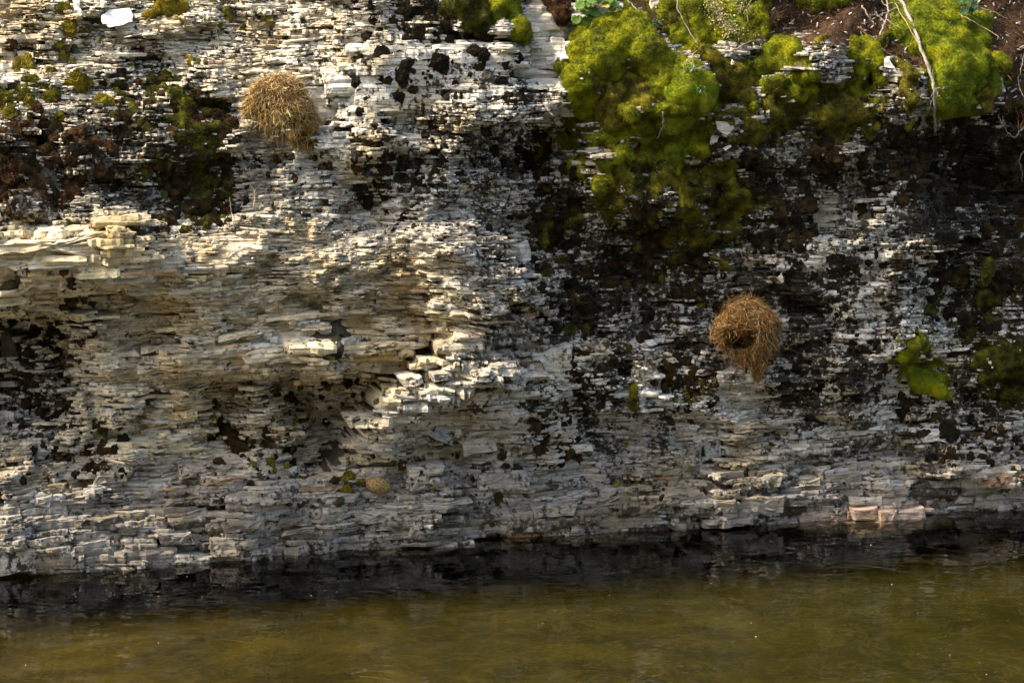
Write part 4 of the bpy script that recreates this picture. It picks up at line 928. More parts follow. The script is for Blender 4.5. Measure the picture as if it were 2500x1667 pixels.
def ribbons(P, D_, length, width, bend, g, shade=None, seg=4, droop=0.0, tang=None):
    """P start points, D_ directions -> curved three-sided straws"""
    k = len(P); ln = length * g.uniform(.5, 1.5, k)
    ax = np.cross(D_, g.normal(0, 1, (k, 3))); ax /= np.linalg.norm(ax, axis=1)[:, None] + 1e-9
    bx = np.cross(D_, ax)
    cv = g.normal(0, bend, (k, 2)); cv2 = g.normal(0, bend, (k, 2))
    wd = width * g.uniform(.6, 1.4, k)
    out = []
    for i in range(seg + 1):
        t = i / seg
        C = P + D_ * (ln * t)[:, None] + ax * (ln * (cv[:, 0] * t * t + cv2[:, 0] * t ** 3))[:, None] + bx * (ln * (cv[:, 1] * t * t + cv2[:, 1] * t ** 3))[:, None]
        C = C - Z * (droop * ln * t * t)[:, None]
        w_ = wd * (1 - .7 * t)
        for j in range(3):
            a = 2.094 * j; out.append(C + (ax * math.cos(a) + bx * math.sin(a)) * w_[:, None])
    V = np.stack(out, 1); nv = 3 * (seg + 1)
    F = []
    for i in range(seg):
        for j in range(3): F += [i * 3 + j, i * 3 + (j + 1) % 3, (i + 1) * 3 + (j + 1) % 3, (i + 1) * 3 + j]
    F = np.array(F); L_ = (F[None] + (np.arange(k) * nv)[:, None]).ravel()
    sh = np.repeat(g.random(k) if shade is None else shade, nv)
    return V.reshape(-1, 3), L_, np.full(k * seg * 3, 4), sh
def straw_obj(name, parts, m, parent, origin):
    V = np.concatenate([p[0] for p in parts]) - origin; off_ = 0; Ls = []
    for p in parts: Ls.append(p[1] + off_); off_ += len(p[0])
    me = mesh_np(name, V, np.concatenate(Ls), np.concatenate([p[2] for p in parts]))
    a = me.attributes.new('shade', 'FLOAT', 'POINT'); a.data.foreach_set('value', np.concatenate([p[3] for p in parts]).astype(np.float32))
    o = obj(name, me, m, parent); tag(o, None, None, None, 'stuff'); return o
def skin_points(me, k, g, keep_fun=None):
    V, W = get_vn(me); Tt = tri_data(me); A, B_, C_ = V[Tt[:, 0]], V[Tt[:, 1]], V[Tt[:, 2]]
    nn = np.cross(B_ - A, C_ - A); ar = np.linalg.norm(nn, axis=1) / 2; nn /= (ar[:, None] * 2 + 1e-12)
    if keep_fun is not None: ar = ar * keep_fun((A + B_ + C_) / 3, nn)
    f = g.choice(len(Tt), k, p=ar / ar.sum()); r1, r2 = g.random(k), g.random(k); sw = r1 + r2 > 1; r1[sw] = 1 - r1[sw]; r2[sw] = 1 - r2[sw]
    return A[f] + r1[:, None] * (B_ - A)[f] + r2[:, None] * (C_ - A)[f], nn[f]
def nest(name_label, px, py, balls_px, hole, flow, mats, n_str, seed, tails):
    g = np.random.default_rng(seed)
    k = depth_px(px, py); P0, u0, v0, d0 = on_rock(px, py); ng = np.array([(px + a, py + b) for a in (-60, -30, 0, 30, 60) for b in (-60, -20, 20, 60, 100)], float); d0 = float(np.percentile(on_rock(ng[:, 0], ng[:, 1])[3], 72)); base = uvd(u0, v0, np.array([d0]))[0]
    q0, q1 = [ray_uvd(np.array([float(px)]), np.array([float(py)]), np.array([d0 + e_])) for e_ in (0, .1)]; AU, AV_ = float(q1[0][0] - q0[0][0]) / .1, float(q1[1][0] - q0[1][0]) / .1
    base = uvd(q0[0], q0[1], np.array([d0]))[0]
    root = empty('bird_nest', base); tag(root, name_label, 'nest')
    balls = []
    for x, y, r, lf, rz in balls_px:
        uu_, vv_ = ray_uvd(np.array([float(x)]), np.array([float(y)]), np.array([d0 + lf + .04])); c = uvd(uu_, vv_, np.array([d0 + lf + .04]))[0]; balls.append((c, (r * k, r * k * .82, r * k * rz)))
    me = union_mesh(balls, .006, 6)
    # hollow: push the skin in around the entrance
    V, W = get_vn(me)
    hx, hy, rx, ry, dep = hole
    Dp = (V - base) @ N; U = ((V - base) @ T - AU * Dp) / k + px; Y = py - ((V - base) @ Z - AV_ * Dp) / k
    q = np.sqrt(((U - hx) / rx) ** 2 + ((Y - hy) / ry) ** 2); inn = sstep(1.12, .78, q) * (Dp > .0)
    V = V - (N + AU * T + AV_ * Z) * (inn * dep)[:, None] + W * (.006 * fbm(V[:, 0] / .02, V[:, 1] / .02, V[:, 2] / .02, seed, 3) * (1 - inn))[:, None]
    me.vertices.foreach_set('co', (V - base).astype(np.float32).ravel()); me.update(); me.materials.clear()
    me.polygons.foreach_set('use_smooth', np.ones(len(me.polygons), bool))
    body = obj('nest_dome', me, M_NEST, root)
    def kp(c, n):
        u = (c @ T - AU * (c @ N)) / k + px; y = py - (c @ Z - AV_ * (c @ N)) / k; q = np.sqrt(((u - hx) / rx) ** 2 + ((y - hy) / ry) ** 2)
        return (q > 1.02) * (n @ N > -.4)
    parts = {}
    for mname, num, ln, wd, out_, bend in mats:
        Pp, nn = skin_points(me, num, g, kp); Pp = Pp + base
        t = np.stack([flow((p - base) @ T / k + px, py - (p - base) @ Z / k) for p in Pp])     # combed direction (right, up) in the wall plane
        dv = t[:, :1] * T + t[:, 1:] * Z + g.normal(0, .45, (num, 3)); dv = dv - nn * np.sum(dv * nn, 1)[:, None]; dv /= np.linalg.norm(dv, axis=1)[:, None] + 1e-9
        dv = dv + nn * (out_ + g.normal(0, .18, num))[:, None]; dv /= np.linalg.norm(dv, axis=1)[:, None]
        ok = np.ones(num, bool)
        for tt in (-.3, .1, .5, .9, 1.2):
            e_ = Pp + dv * (ln * tt) - base; qq = np.sqrt((((e_ @ T - AU * (e_ @ N)) / k + px - hx) / rx) ** 2 + ((py - (e_ @ Z - AV_ * (e_ @ N)) / k - hy) / ry) ** 2); ok &= qq > .93
        Pp, dv = Pp[ok], dv[ok]
        parts.setdefault(mname, []).append(ribbons(Pp - dv * (ln * .3), dv, ln, wd, bend, g, None, 3, .12))
    mm = {'straw': M_STRAW, 'gold': M_STRAWY, 'grey': M_STRAWG}
    for mname, pp in parts.items():
        straw_obj({'straw': 'woven_straw', 'gold': 'golden_straw', 'grey': 'dry_rootlets'}[mname], pp, mm[mname], root, base)
    # loose ends hanging from the lower edge
    lowf = lambda c, n: (n @ N > -.2) * np.clip(.15 - n[:, 2], 0, 1) ** 1.5
    Pp, nn = skin_points(me, 170, g, lowf); dv = -Z * .9 + nn * .25 + g.normal(0, .28, (170, 3)); dv /= np.linalg.norm(dv, axis=1)[:, None]
    straw_obj('loose_ends', [ribbons(Pp + base, dv, .045, .0007, .3, g, None, 5, .25)], mm[mats[0][0]], root, base)
    # rim of the entrance
    a = g.uniform(0, 2 * math.pi, 260); rr_ = g.uniform(1.0, 1.22, 260)
    xs, ys = hx + np.cos(a) * rx * rr_, hy + np.sin(a) * ry * rr_
    Pb = base + ((xs - px) * k + AU * .09)[:, None] * T - ((ys - py) * k - AV_ * .09)[:, None] * Z
    Dn = np.array([max([float((c - base) @ N) + r[1] * math.sqrt(max(0, 1 - (((p - c) @ T) / r[0]) ** 2 - (((p - c) @ Z) / r[2]) ** 2)) for c, r in balls] + [0]) for p in Pb])
    dv = (-np.sin(a) * np.sign(g.normal(0, 1, 260)))[:, None] * T + np.cos(a)[:, None] * Z + g.normal(0, .3, (260, 3)); dv /= np.linalg.norm(dv, axis=1)[:, None]
    straw_obj('entrance_rim', [ribbons(Pb + N * (Dn - .004)[:, None], dv, .022, .0008, .5, g, None, 4, 0)], M_STRAW, root, base)
    for x, y, x2, y2, r in tails:
        A = base + T * ((x - px) * k) - Z * ((y - py) * k) + N * .05; B_ = base + T * ((x2 - px) * k) - Z * ((y2 - py) * k) + N * .035
        mb = MB(); pts = [A + (B_ - A) * t + T * (.004 * math.sin(t * 5 + x)) for t in np.linspace(0, 1, 6)]; mb.tube(pts, r, r * .5, 5)
        o = mb.build('hanging_rootlet', None, root, True, base); o.data.materials.clear(); o.data.materials.append(M_TWIG)
    return root
def wood(name, col, var=.4): return plain(name, col, .85, var, 90, .15)
M_TWIG = wood('dry_rootlet', (.42, .32, .2))
M_BLEACH = wood('bleached_wood', (.20, .18, .165))
M_BROWNT = wood('brown_twig', (.17, .12, .09))
M_ORANGET = wood('orange_twig', (.32, .15, .07))
def flow_dome(x, y):
    a = (x - 665) / 90.0; return np.array([a * .9 + .05, -1.0 if y > 220 else -.45])
nest('golden domed moss nest on the rock ledge at upper left', 690, 255,
     [(660, 235, 52, .045, .85), (690, 230, 55, .055, .85), (700, 262, 60, .055, .8), (720, 275, 52, .05, .8), (640, 258, 44, .04, .7), (745, 292, 34, .04, .75), (675, 278, 46, .055, .65), (615, 262, 20, .03, .8), (740, 322, 22, .01, 1.2), (725, 335, 22, .0, 1.1), (670, 205, 24, .02, .6), (605, 278, 14, .03, .6), (762, 305, 18, .02, .9), (750, 345, 14, .0, 1.3), (640, 225, 26, .03, .7)],
     (705, 322, 50, 17, .06), flow_dome,
     [('gold', 2400, .022, .0009, .28, .45), ('grey', 1200, .034, .0007, .10, .35), ('straw', 2000, .024, .0008, .15, .5)], 0, 11,
     [(675, 300, 674, 390, .0011), (745, 330, 740, 372, .0012), (752, 318, 755, 345, .0009)])
def flow_ball(x, y):
    dx, dy = (x - 1805) / 80, (y - 800) / 80
    return np.array([-dy * .5 + .35 * dx, -dx * .5 - .5 + (-.6 if x > 1815 else 0)])
nest('round straw nest with a dark entrance hole on the shaded wall', 1820, 800,
     [(1815, 770, 56, .05, .85), (1835, 795, 60, .055, .95), (1790, 800, 50, .05, .9), (1850, 820, 48, .045, 1.0), (1770, 815, 34, .035, .9), (1805, 755, 38, .04, .7), (1830, 850, 40, .05, .9), (1850, 860, 28, .035, .9), (1851, 888, 22, .055, 1.1), (1849, 912, 15, .05, 1.1), (1850, 925, 9, .045, 1.1), (1880, 800, 26, .03, 1.3), (1800, 845, 32, .05, .6), (1882, 850, 18, .025, 1.0), (1755, 800, 18, .025, 1.0)],
     (1804, 826, 44, 27, .115), flow_ball,
     [('straw', 4200, .022, .0007, .10, .5), ('grey', 1300, .026, .0006, .08, .4), ('gold', 300, .022, .0007, .15, .5)], 0, 23,
     [(1818, 865, 816 + 1000, 915, .0008), (1858, 880, 1861, 922, .0014), (1875, 880, 1874, 905, .0008), (1832, 895, 1830, 925, .0007)])

# ------------------------------------------------------------------ loose stones
def shard(label, pts, th=.014, lean=.5, col=(.66, .65, .62), lift=.02, name='loose_stone', dent=.0012):
    """flat flake of rock: outline in photo points, leaning back against the slope"""
    x = np.array([p[0] for p in pts], float); y = np.array([p[1] for p in pts], float); cx, cy = x.mean(), y.mean(); k = depth_px(cx, cy)
    X, Y = [], []
    for i in range(len(x)):
        j = (i + 1) % len(x)
        for t in (0, .35, .7): X.append(x[i] + (x[j] - x[i]) * t + rng.normal(0, .8)); Y.append(y[i] + (y[j] - y[i]) * t + rng.normal(0, .8))
    X, Y = np.array(X), np.array(Y); n = len(X); P0 = on_rock(cx, cy)[0][0] + N * lift
    def rg(s, d): 
        a, b = (X - cx) * s * k, -(Y - cy) * s * k
        return P0 + a[:, None] * T + b[:, None] * Z + (d - lean * b + rng.normal(0, dent, n))[:, None] * N
    P = np.concatenate([rg(.95, -th), rg(1, -th * .4), rg(.97, 0), rg(.5, .001)]) - P0
    F, C = [], []
    for r in range(3):
        for i in range(n): F += [r * n + i, r * n + (i + 1) % n, (r + 1) * n + (i + 1) % n, (r + 1) * n + i]; C.append(4)
    F += [3 * n + i for i in range(n)]; C.append(n); F += list(range(n))[::-1]; C.append(n)
    me = mesh_np(name, P, F, C); set_attr(me, np.repeat(np.array(col)[None], len(P), 0), np.full(len(P), -.6))
    o = obj(name, me, M_ROCK, None, P0); tag(o, label, 'stone'); return o
shard('large white flat stone gleaming on the sunlit rubble', [(246, 38), (268, 24), (318, 20), (325, 38), (322, 52), (300, 62), (262, 68), (248, 58)], lean=.9, col=(.74, .73, .71), lift=.055)
shard('narrow white stone standing left of the large white flat stone', [(178, 0), (196, -4), (193, 14), (200, 30), (186, 38), (180, 22)], lean=.5, col=(.7, .69, .67))
shard('small white stone half buried at the left frame edge', [(-12, 96), (12, 94), (18, 101), (8, 106), (-12, 105)], lean=.4)
shard('blue white chip on the ledge above the domed nest', [(641, 27), (658, 22), (665, 30), (650, 40)], lean=.5)
shard('white triangular stone wedged by the bleached branch', [(2156, 143), (2166, 143), (2185, 176), (2152, 170)], lean=.35, col=(.55, .56, .54))
shard('pale hexagonal stone poking in at the top frame edge', [(1582, -6), (1626, -10), (1628, 6), (1592, 29), (1583, 22)], lean=.3, col=(.62, .57, .48))
shard('tiny white shard standing upright in the green moss', [(1776, 144), (1782, 150), (1784, 157), (1774, 157)], lean=.1, th=.006, lift=.05)
shard('grey pointed sliver of slate sticking out above the dark hollow', [(1320, 250), (1332, 256), (1347, 284), (1340, 280)], lean=.2, th=.008, col=(.4, .38, .36), lift=.03)
shard('pale flake lying on the ledge above the dark streaked rock', [(1572, 830), (1592, 828), (1603, 840), (1578, 842)], lean=.7, col=(.5, .51, .5), lift=.02)
shard('broad grey flake in the gap right of the moss twig', [(1742, 296), (1785, 300), (1790, 312), (1772, 330), (1748, 318)], lean=.2, col=(.5, .48, .43))
shard('long curved flake pointing down in the mossy gap', [(1735, 330), (1752, 332), (1744, 352), (1738, 362), (1728, 350)], lean=.2, col=(.48, .46, .43))
shard('square grey chip under the broad grey flake', [(1762, 320), (1770, 318), (1771, 334), (1762, 332)], lean=.2, col=(.5, .49, .46))
shard('flat pale flake leaning on the moss among the rags', [(1760, 362), (1778, 353), (1780, 358), (1766, 368)], lean=.3, col=(.6, .59, .55), lift=.03)
shard('light grey stone block beside the curled moss knob', [(2416, 195), (2444, 188), (2446, 206), (2452, 225), (2424, 228)], lean=.1, col=(.42, .42, .42), th=.04)
shard('pale tapering flake on the dark moss above the holed nest', [(1895, 676), (1903, 666), (1908, 686), (1900, 688)], lean=.2, col=(.45, .44, .42), lift=.03)
shard('bright tilted chip by the sunlit crest moss', [(1852, 125), (1868, 120), (1876, 122), (1856, 130)], lean=.5, col=(.62, .58, .5))
# the brown boulder in the low alcove
def boulder():
    P0 = on_rock(922, 1182)[0][0]; V, F = ICO[3]; k = depth_px(922, 1182)
    V = V * (1 + .12 * fbm(V[:, 0] * 1.5, V[:, 1] * 1.5, V[:, 2] * 1.5, 612, 3))[:, None] * np.array([33, 26, 21]) * k
    Rm = np.array([[.96, 0, -.26], [0, 1, 0], [.26, 0, .96]]); V = V @ Rm
    me = mesh_np('boulder', V @ BASIS, F.ravel(), np.full(len(F), 3), True)
    o = obj('boulder', me, plain('ochre_stone', (.17, .115, .05), .9, .5, 120), None, P0 + N * .025); tag(o, 'rounded ochre brown boulder low in the alcove', 'stone')
boulder()

# ------------------------------------------------------------------ branches, twigs, dry grass
def wire(path, lift0=.06, lift1=None, sub=4, wob=.002):
    """a line of photo points at a height above the rock -> world points"""
    pts = []
    lifts = np.linspace(lift0, lift0 if lift1 is None else lift1, len(path))
    ds = [float(on_rock(x, y)[3][0]) for x, y in path]
    W_ = []
    for (x, y), l, d in zip(path, lifts, ds):
        u, v = ray_uvd(np.array([x]), np.array([y]), np.array([d + l])); W_.append(uvd(u, v, np.array([d + l]))[0])
    W_ = np.array(W_); out = []
    for i in range(len(W_) - 1):
        for t in np.arange(sub) / sub: out.append(W_[i] + (W_[i + 1] - W_[i]) * t + (rng.normal(0, wob, 3) if t else 0))
    out.append(W_[-1]); return np.array(out)
def branch(name, label, cat, main, r0, r1, m, sides=(), lift=.06, lift1=None, part='stem', spart='twig', k=7, kind_m=None):
    w0 = wire(main, lift, lift1); base = w0[0]; root = empty(name, base); tag(root, label, cat)
    mb = MB(); mb.tube(w0, r0, r1, k, .12); mb.build(part, m, root, True, base)
    for sd in sides:
        path, ra, rb = sd; ws = wire(path, lift, lift if lift1 is None else (lift + lift1) / 2, 4, .003)
        j = np.argmin(np.linalg.norm(w0 - ws[0], axis=1)); ws = ws + (w0[j] - ws[0]) * np.linspace(1, 0, len(ws))[:, None]
        mb = MB(); mb.tube(ws, ra, rb, 5, .12); mb.build(spart, kind_m or m, root, True, base)
    return root
branch('dead_branch', 'long bleached dead branch hanging over the green moss cloak', 'branch',
       [(2186, -30), (2198, 0), (2228, 59), (2246, 115), (2262, 153), (2277, 196), (2281, 219), (2282, 270), (2283, 324)], 0.008, .0048, M_BLEACH,
       [([(2274, 212), (2300, 213), (2332, 211)], .003, .0016), ([(2216, 30), (2226, 20), (2240, 18)], .0022, .001), ([(2282, 222), (2290, 232), (2295, 236)], .003, .001), ([(2279, 240), (2272, 260), (2267, 275)], .0018, .0008), ([(2246, 110), (2238, 103), (2232, 106)], .0018, .0008), ([(2248, 118), (2262, 153), (2280, 190)], .002, .001), ([(2222, 45), (2230, 40), (2230, 46)], .0016, .0008)], lift=.10, lift1=.05)
branch('dead_twigs', 'spray of bleached dead twigs left of the long branch', 'twigs',
       [(2149, 87), (2156, 66), (2162, 51), (2170, 28), (2166, 12), (2162, -10)], .0045, .0025, M_BLEACH,
       [([(2162, 51), (2180, 58), (2203, 72)], .0022, .0008), ([(2170, 28), (2145, 40), (2130, 35)], .002, .0007), ([(2168, 36), (2190, 40), (2198, 37)], .002, .0008), ([(2160, 56), (2140, 30), (2135, 20)], .002, .0007), ([(2164, 10), (2185, 5), (2205, 8)], .002, .0007), ([(2166, 14), (2150, -5), (2148, -15)], .002, .0008), ([(2170, 28), (2185, 20), (2200, 24)], .0018, .0007)], lift=.09)
branch('dead_twigs', 'crooked grey twig lying on the soil above the upright moss column', 'twigs', [(2105, 14), (2118, 38), (2130, 52), (2139, 62)], .0035, .002, M_BLEACH, [([(2118, 38), (2130, 38), (2140, 30)], .002, .001)], lift=.05)
branch('scaly_twig', 'dark scaly twig standing on the green moss cloak', 'twigs', [(2300, 135), (2308, 120), (2310, 89), (2304, 60), (2298, 44), (2274, 25), (2268, 0)], .004, .0035, M_BROWNT, [([(2304, 118), (2325, 125), (2344, 138)], .0028, .0012), ([(2310, 90), (2316, 70), (2322, 52)], .002, .001), ([(2304, 120), (2294, 112), (2288, 108)], .002, .001), ([(2302, 128), (2298, 135), (2295, 142)], .002, .001)], lift=.075)
branch('bare_shrub', 'thin bare shrub twigs reaching in at the right frame edge', 'twigs', [(2512, 300), (2494, 318), (2476, 336), (2460, 325), (2444, 300), (2438, 280)], .0035, .0014, M_BLEACH,
       [([(2444, 300), (2452, 285), (2462, 268)], .0016, .0006), ([(2490, 320), (2486, 290), (2480, 262)], .0018, .0007), ([(2494, 318), (2498, 290), (2492, 268)], .0018, .0007), ([(2500, 312), (2506, 285), (2502, 255)], .0018, .0007), ([(2476, 336), (2470, 334), (2462, 332)], .0014, .0006), ([(2486, 290), (2496, 280), (2500, 272)], .0014, .0006)], lift=.12, kind_m=M_ORANGET)
branch('bare_shrub', 'pale twig curving down the dark wall at the right frame edge', 'twigs', [(2512, 360), (2494, 376), (2486, 392), (2496, 420), (2494, 450)], .003, .0014, M_BLEACH, [([(2490, 384), (2484, 395), (2480, 402)], .0016, .0008)], lift=.10)
branch('bare_shrub', 'thin grey stem on the soil at the right frame edge', 'twigs', [(2510, 250), (2498, 235), (2488, 210), (2485, 190), (2492, 180)], .0025, .0016, M_BLEACH, [([(2492, 120), (2500, 105), (2505, 95)], .0018, .001)], lift=.06)
branch('dry_grass', 'straw coloured dry grass stalk slanting across the soil bank', 'grass stalk', [(2346, 38), (2375, 52), (2410, 72), (2443, 96)], .0022, .001, M_TWIG, [], lift=.09, part='stalk')
branch('dry_grass', 'upper straw coloured grass stalk on the soil bank', 'grass stalk', [(2389, 18), (2420, 28), (2461, 46)], .0022, .001, M_TWIG, [], lift=.09, part='stalk')
branch('dry_grass', 'thin yellow grass stem running alongside the bleached branch', 'grass stalk', [(2185, 8), (2210, 50), (2238, 100), (2262, 150), (2277, 188)], .0011, .0009, M_TWIG, [], lift=.115, lift1=.07, part='stalk')
branch('root_twig', 'bare rootlet descending the soil beside the hexagonal stone', 'twigs', [(1527, -6), (1545, 15), (1560, 30), (1590, 63), (1604, 87), (1634, 97)], .0026, .0014, M_BLEACH, [([(1576, -6), (1580, 25), (1588, 50), (1592, 68)], .0018, .0014)], lift=.06)
branch('root_twig', 'curving pale stem between the hexagonal stone and the cedar sprig', 'twigs', [(1652, -6), (1653, 21), (1668, 50), (1683, 77), (1698, 100), (1713, 117)], .0024, .0016, M_BLEACH, [], lift=.08)
branch('root_twig', 'short broken twigs lying on the bright moss swell', 'twigs', [(1695, 168), (1708, 167), (1722, 160)], .003, .002, M_BLEACH, [([(1695, 168), (1690, 160), (1685, 154)], .0022, .0014), ([(1700, 166), (1692, 155), (1688, 145)], .0016, .001)], lift=.075)
branch('root_twig', 'thin pale twig arching over the bright moss swell', 'twigs', [(1666, 164), (1676, 148), (1690, 136), (1702, 123)], .0016, .001, M_TWIG, [([(1682, 152), (1692, 142), (1698, 133)], .0012, .0008)], lift=.075)
branch('forked_twig', 'small forked grey twig hanging in the green moss', 'twigs', [(1618, 275), (1620, 292), (1619, 308), (1612, 322), (1605, 339)], .0028, .0016, M_BLEACH, [([(1619, 308), (1630, 320), (1641, 330)], .002, .0012)], lift=.08)
branch('root_twig', 'dark crooked root lying left of the sunlit crest', 'twigs', [(1783, 126), (1800, 120), (1830, 102), (1850, 96)], .004, .002, M_BROWNT, [], lift=.05)
branch('root_twig', 'orange brown twig on the soil above the sunlit crest', 'twigs', [(2095, 66), (2110, 80), (2124, 100), (2132, 98)], .0026, .0014, M_ORANGET, [], lift=.05)
branch('root_twig', 'thin root hanging down the rock below the domed nest', 'twigs', [(561, 482), (563, 505), (568, 530), (570, 545)], .0016, .0009, M_TWIG, [], lift=.03)
branch('root_twig', 'pale branching rootlet on the rock under the domed nest', 'twigs', [(612, 452), (622, 468), (622, 482), (618, 505)], .0018, .001, M_TWIG, [([(622, 470), (632, 455), (636, 448)], .0012, .0007), ([(620, 480), (614, 474), (608, 470)], .001, .0006)], lift=.03)
branch('root_twig', 'long thin root trailing down the sunlit rubble at top', 'twigs', [(525, 30), (528, 60), (532, 90), (534, 130)], .0014, .0009, M_TWIG, [], lift=.03)

# ------------------------------------------------------------------ leafy plants
def leaf_mat(name, c0, c1):
    m, t, b, nd = mat(name); L = t.links.new
    geo = nd('ShaderNodeNewGeometry'); n = nd('ShaderNodeTexNoise', i_Scale=90.0, i_Detail=3.0); L(geo.outputs['Position'], n.inputs['Vector'])
    r = ramp(nd, [(.3, c0), (.7, c1)]); L(n.outputs[0], r.inputs[0]); L(r.outputs[0], b.inputs['Base Color'])
    b.inputs['Roughness'].default_value = .65; b.inputs['Specular IOR Level'].default_value = .15
    return m
M_LEAF = leaf_mat('leaf_green', (.045, .10, .018), (.09, .165, .032)); M_LEAFY = leaf_mat('leaf_yellow', (.32, .26, .03), (.5, .36, .06)); M_IVY = leaf_mat('leaf_dark', (.02, .06, .028), (.05, .11, .05))
def leaf(root, base, c, r, nrm, up, m, lobes=9, pointed=False, stem_r=.0009):
    """one blade with a scalloped rim and ribs, its stalk a sub-part"""
    nrm = nrm / np.linalg.norm(nrm); x = np.cross(up, nrm); x /= np.linalg.norm(x); y = np.cross(nrm, x)
    k = 36; P = [c + nrm * (-.12 * r)]; rings = (.35, .7, 1.0)
    for q in rings:
        for i in range(k):
            a = 2 * math.pi * i / k; notch = .55 * math.exp(-(((a - 1.5 * math.pi + math.pi) % (2 * math.pi) - math.pi) / .28) ** 2)
            if pointed: ro = .62 + .38 * abs(math.cos(2.5 * (a - math.pi / 2))) ** 1.2
            else: ro = 1 + .085 * abs(math.cos(lobes * .5 * (a - math.pi / 2))) - .04
            ro = ro * (1 - notch * .6); rr2 = r * q * ro
            P.append(c + x * math.cos(a) * rr2 + y * math.sin(a) * rr2 + nrm * (r * (-.12 + .16 * q ** 2 + .035 * q * math.cos(lobes * (a - math.pi / 2)))))
    F = [[0, 1 + i, 1 + (i + 1) % k] for i in range(k)]
    for j in range(2):
        for i in range(k): F.append([1 + j * k + i, 1 + (j + 1) * k + i, 1 + (j + 1) * k + (i + 1) % k, 1 + j * k + (i + 1) % k])
    n0 = len(P); P += [p - nrm * .0008 for p in P]; F += [[i + n0 for i in f][::-1] for f in F]
    rim = 1 + 2 * k; F += [[rim + i, rim + n0 + i, rim + n0 + (i + 1) % k, rim + (i + 1) % k] for i in range(k)]
    mb = MB(); mb.add(P, F); lf = mb.build('leaf', m, root, True, base)
    a0 = c - y * r * .35 - nrm * .1 * r; b0 = base + rng.normal(0, .006, 3); t = np.linspace(0, 1, 6)[:, None]
    pts = b0 * (1 - t) + a0 * t + N * (.02 * np.sin(t * math.pi)); ms = MB(); ms.tube(pts, stem_r, stem_r, 5); ms.build('stalk', M_STALK, lf, True, base)
M_STALK = plain('leaf_stalk', (.12, .13, .05), .6, .3, 80)
def plant(name, label, px, py, leaves, lift, m, pointed=False):
    base = on_rock(px, py)[0][0] + N * .02; root = empty(name, base); tag(root, label, 'plant')
    for x, y, r, tx, ty, mm in leaves:
        k = depth_px(x, y); c = base + T * ((x - px) * k) - Z * ((y - py) * k) + N * (lift + rng.uniform(-.012, .012))
        leaf(root, base, c, r * k, N + T * tx + Z * ty, Z * -1 if y > py else Z + T * (x - px) * .02, mm or m, 9, pointed)
plant('scalloped_leaf_plant', 'round scalloped green leaved plant with one yellow leaf at the top', 1452, 12,
      [(1395, 48, 13, -.2, .25, None), (1421, 52, 14, .1, .1, None), (1438, 28, 15, .1, .5, None), (1415, 26, 13, -.1, .5, None), (1400, 14, 13, -.3, .5, None), (1418, 10, 12, 0, .7, None), (1450, 38, 10, .2, .3, None), (1465, 12, 12, 0, .8, M_LEAFY), (1490, 10, 13, .3, .7, None), (1455, 2, 14, 0, .9, None), (1475, 0, 13, .2, .9, None), (1432, 2, 13, -.1, .9, None), (1482, 20, 10, .4, .5, None), (1410, -4, 13, -.2, .8, None), (1428, 38, 10, .2, .3, None), (1440, -14, 14, 0, .9, None)], .055, M_LEAF)
plant('dark_leaf_plant', 'dark lobed leaved plant at the top of the green moss cloak', 2335, 0,
      [(2323, 28, 13, -.1, .3, None), (2352, 14, 14, .1, .3, None), (2348, 26, 9, .1, .1, None), (2332, 4, 10, 0, .6, None), (2365, 22, 9, .3, .3, plain('leaf_mauve', (.12, .07, .07), .6)), (2318, 4, 8, -.2, .6, None)], .09, M_IVY, True)
def sprig(name, label, path, n, spread, cols, lift, seed, size=.006, tw=.055):
    """a twig with a spray of small scale leaves"""
    g = np.random.default_rng(seed); w0 = wire(path, lift, lift); base = w0[0]; root = empty(name, base); tag(root, label, 'plant')
    mb = MB(); mb.tube(w0, .0035 if tw > .03 else .0012, .0018 if tw > .03 else .0008, 6, .1); mb.build('stem', M_BLEACH, root, True, base)
    k = len(w0)
    for b_ in range(9):
        s0 = w0[int(g.integers(k // 4, k))]; dv = T * g.normal(0, 1) + Z * g.normal(-.2, .8) + N * abs(g.normal(0, .5)); dv *= tw / np.linalg.norm(dv)
        pts = [s0 + dv * t + np.array([0, 0, -.01]) * t * t for t in np.linspace(0, 1, 5)]; mb = MB(); mb.tube(pts, .0013, .0007, 4); mb.build('side_twig', M_TWIG, root, True, base)
    for nm, m, frac in cols:
        num = int(n * frac); P = w0[g.integers(0, k, num)] + T * g.normal(0, spread, num)[:, None] + Z * g.normal(0, spread * .75, num)[:, None] + N * g.normal(.0, spread * .5, num)[:, None]
        dv = g.normal(0, 1, (num, 3)) + N * .5; dv /= np.linalg.norm(dv, axis=1)[:, None]; sd = np.cross(dv, g.normal(0, 1, (num, 3))); sd /= np.linalg.norm(sd, axis=1)[:, None]
        ln = size * g.uniform(.6, 1.5, num)[:, None]; wdd = ln * .38
        Q = np.stack([P, P + dv * ln * .5 + sd * wdd, P + dv * ln, P + dv * ln * .5 - sd * wdd], 1).reshape(-1, 3) - base
        o = obj(nm, mesh_np(nm, Q, np.arange(len(Q)), np.full(num, 4)), m, root); tag(o, None, None, None, 'stuff')
M_DRYL = plain('dry_leaf', (.42, .28, .17), .8, .45, 60); M_CEDAR = plain('cedar_leaf', (.10, .19, .035), .7, .4, 60); M_TEAL = plain('young_leaf', (.035, .12, .03), .6, .4, 60)
sprig('cedar_sprig', 'half dried cedar sprig with pinkish brown tips on the moss bank', [(1733, -6), (1747, 26), (1758, 47), (1774, 62), (1791, 75)], 1500, .024, [('green_foliage', M_CEDAR, .5), ('dry_foliage', M_DRYL, .5)], .10, 41)
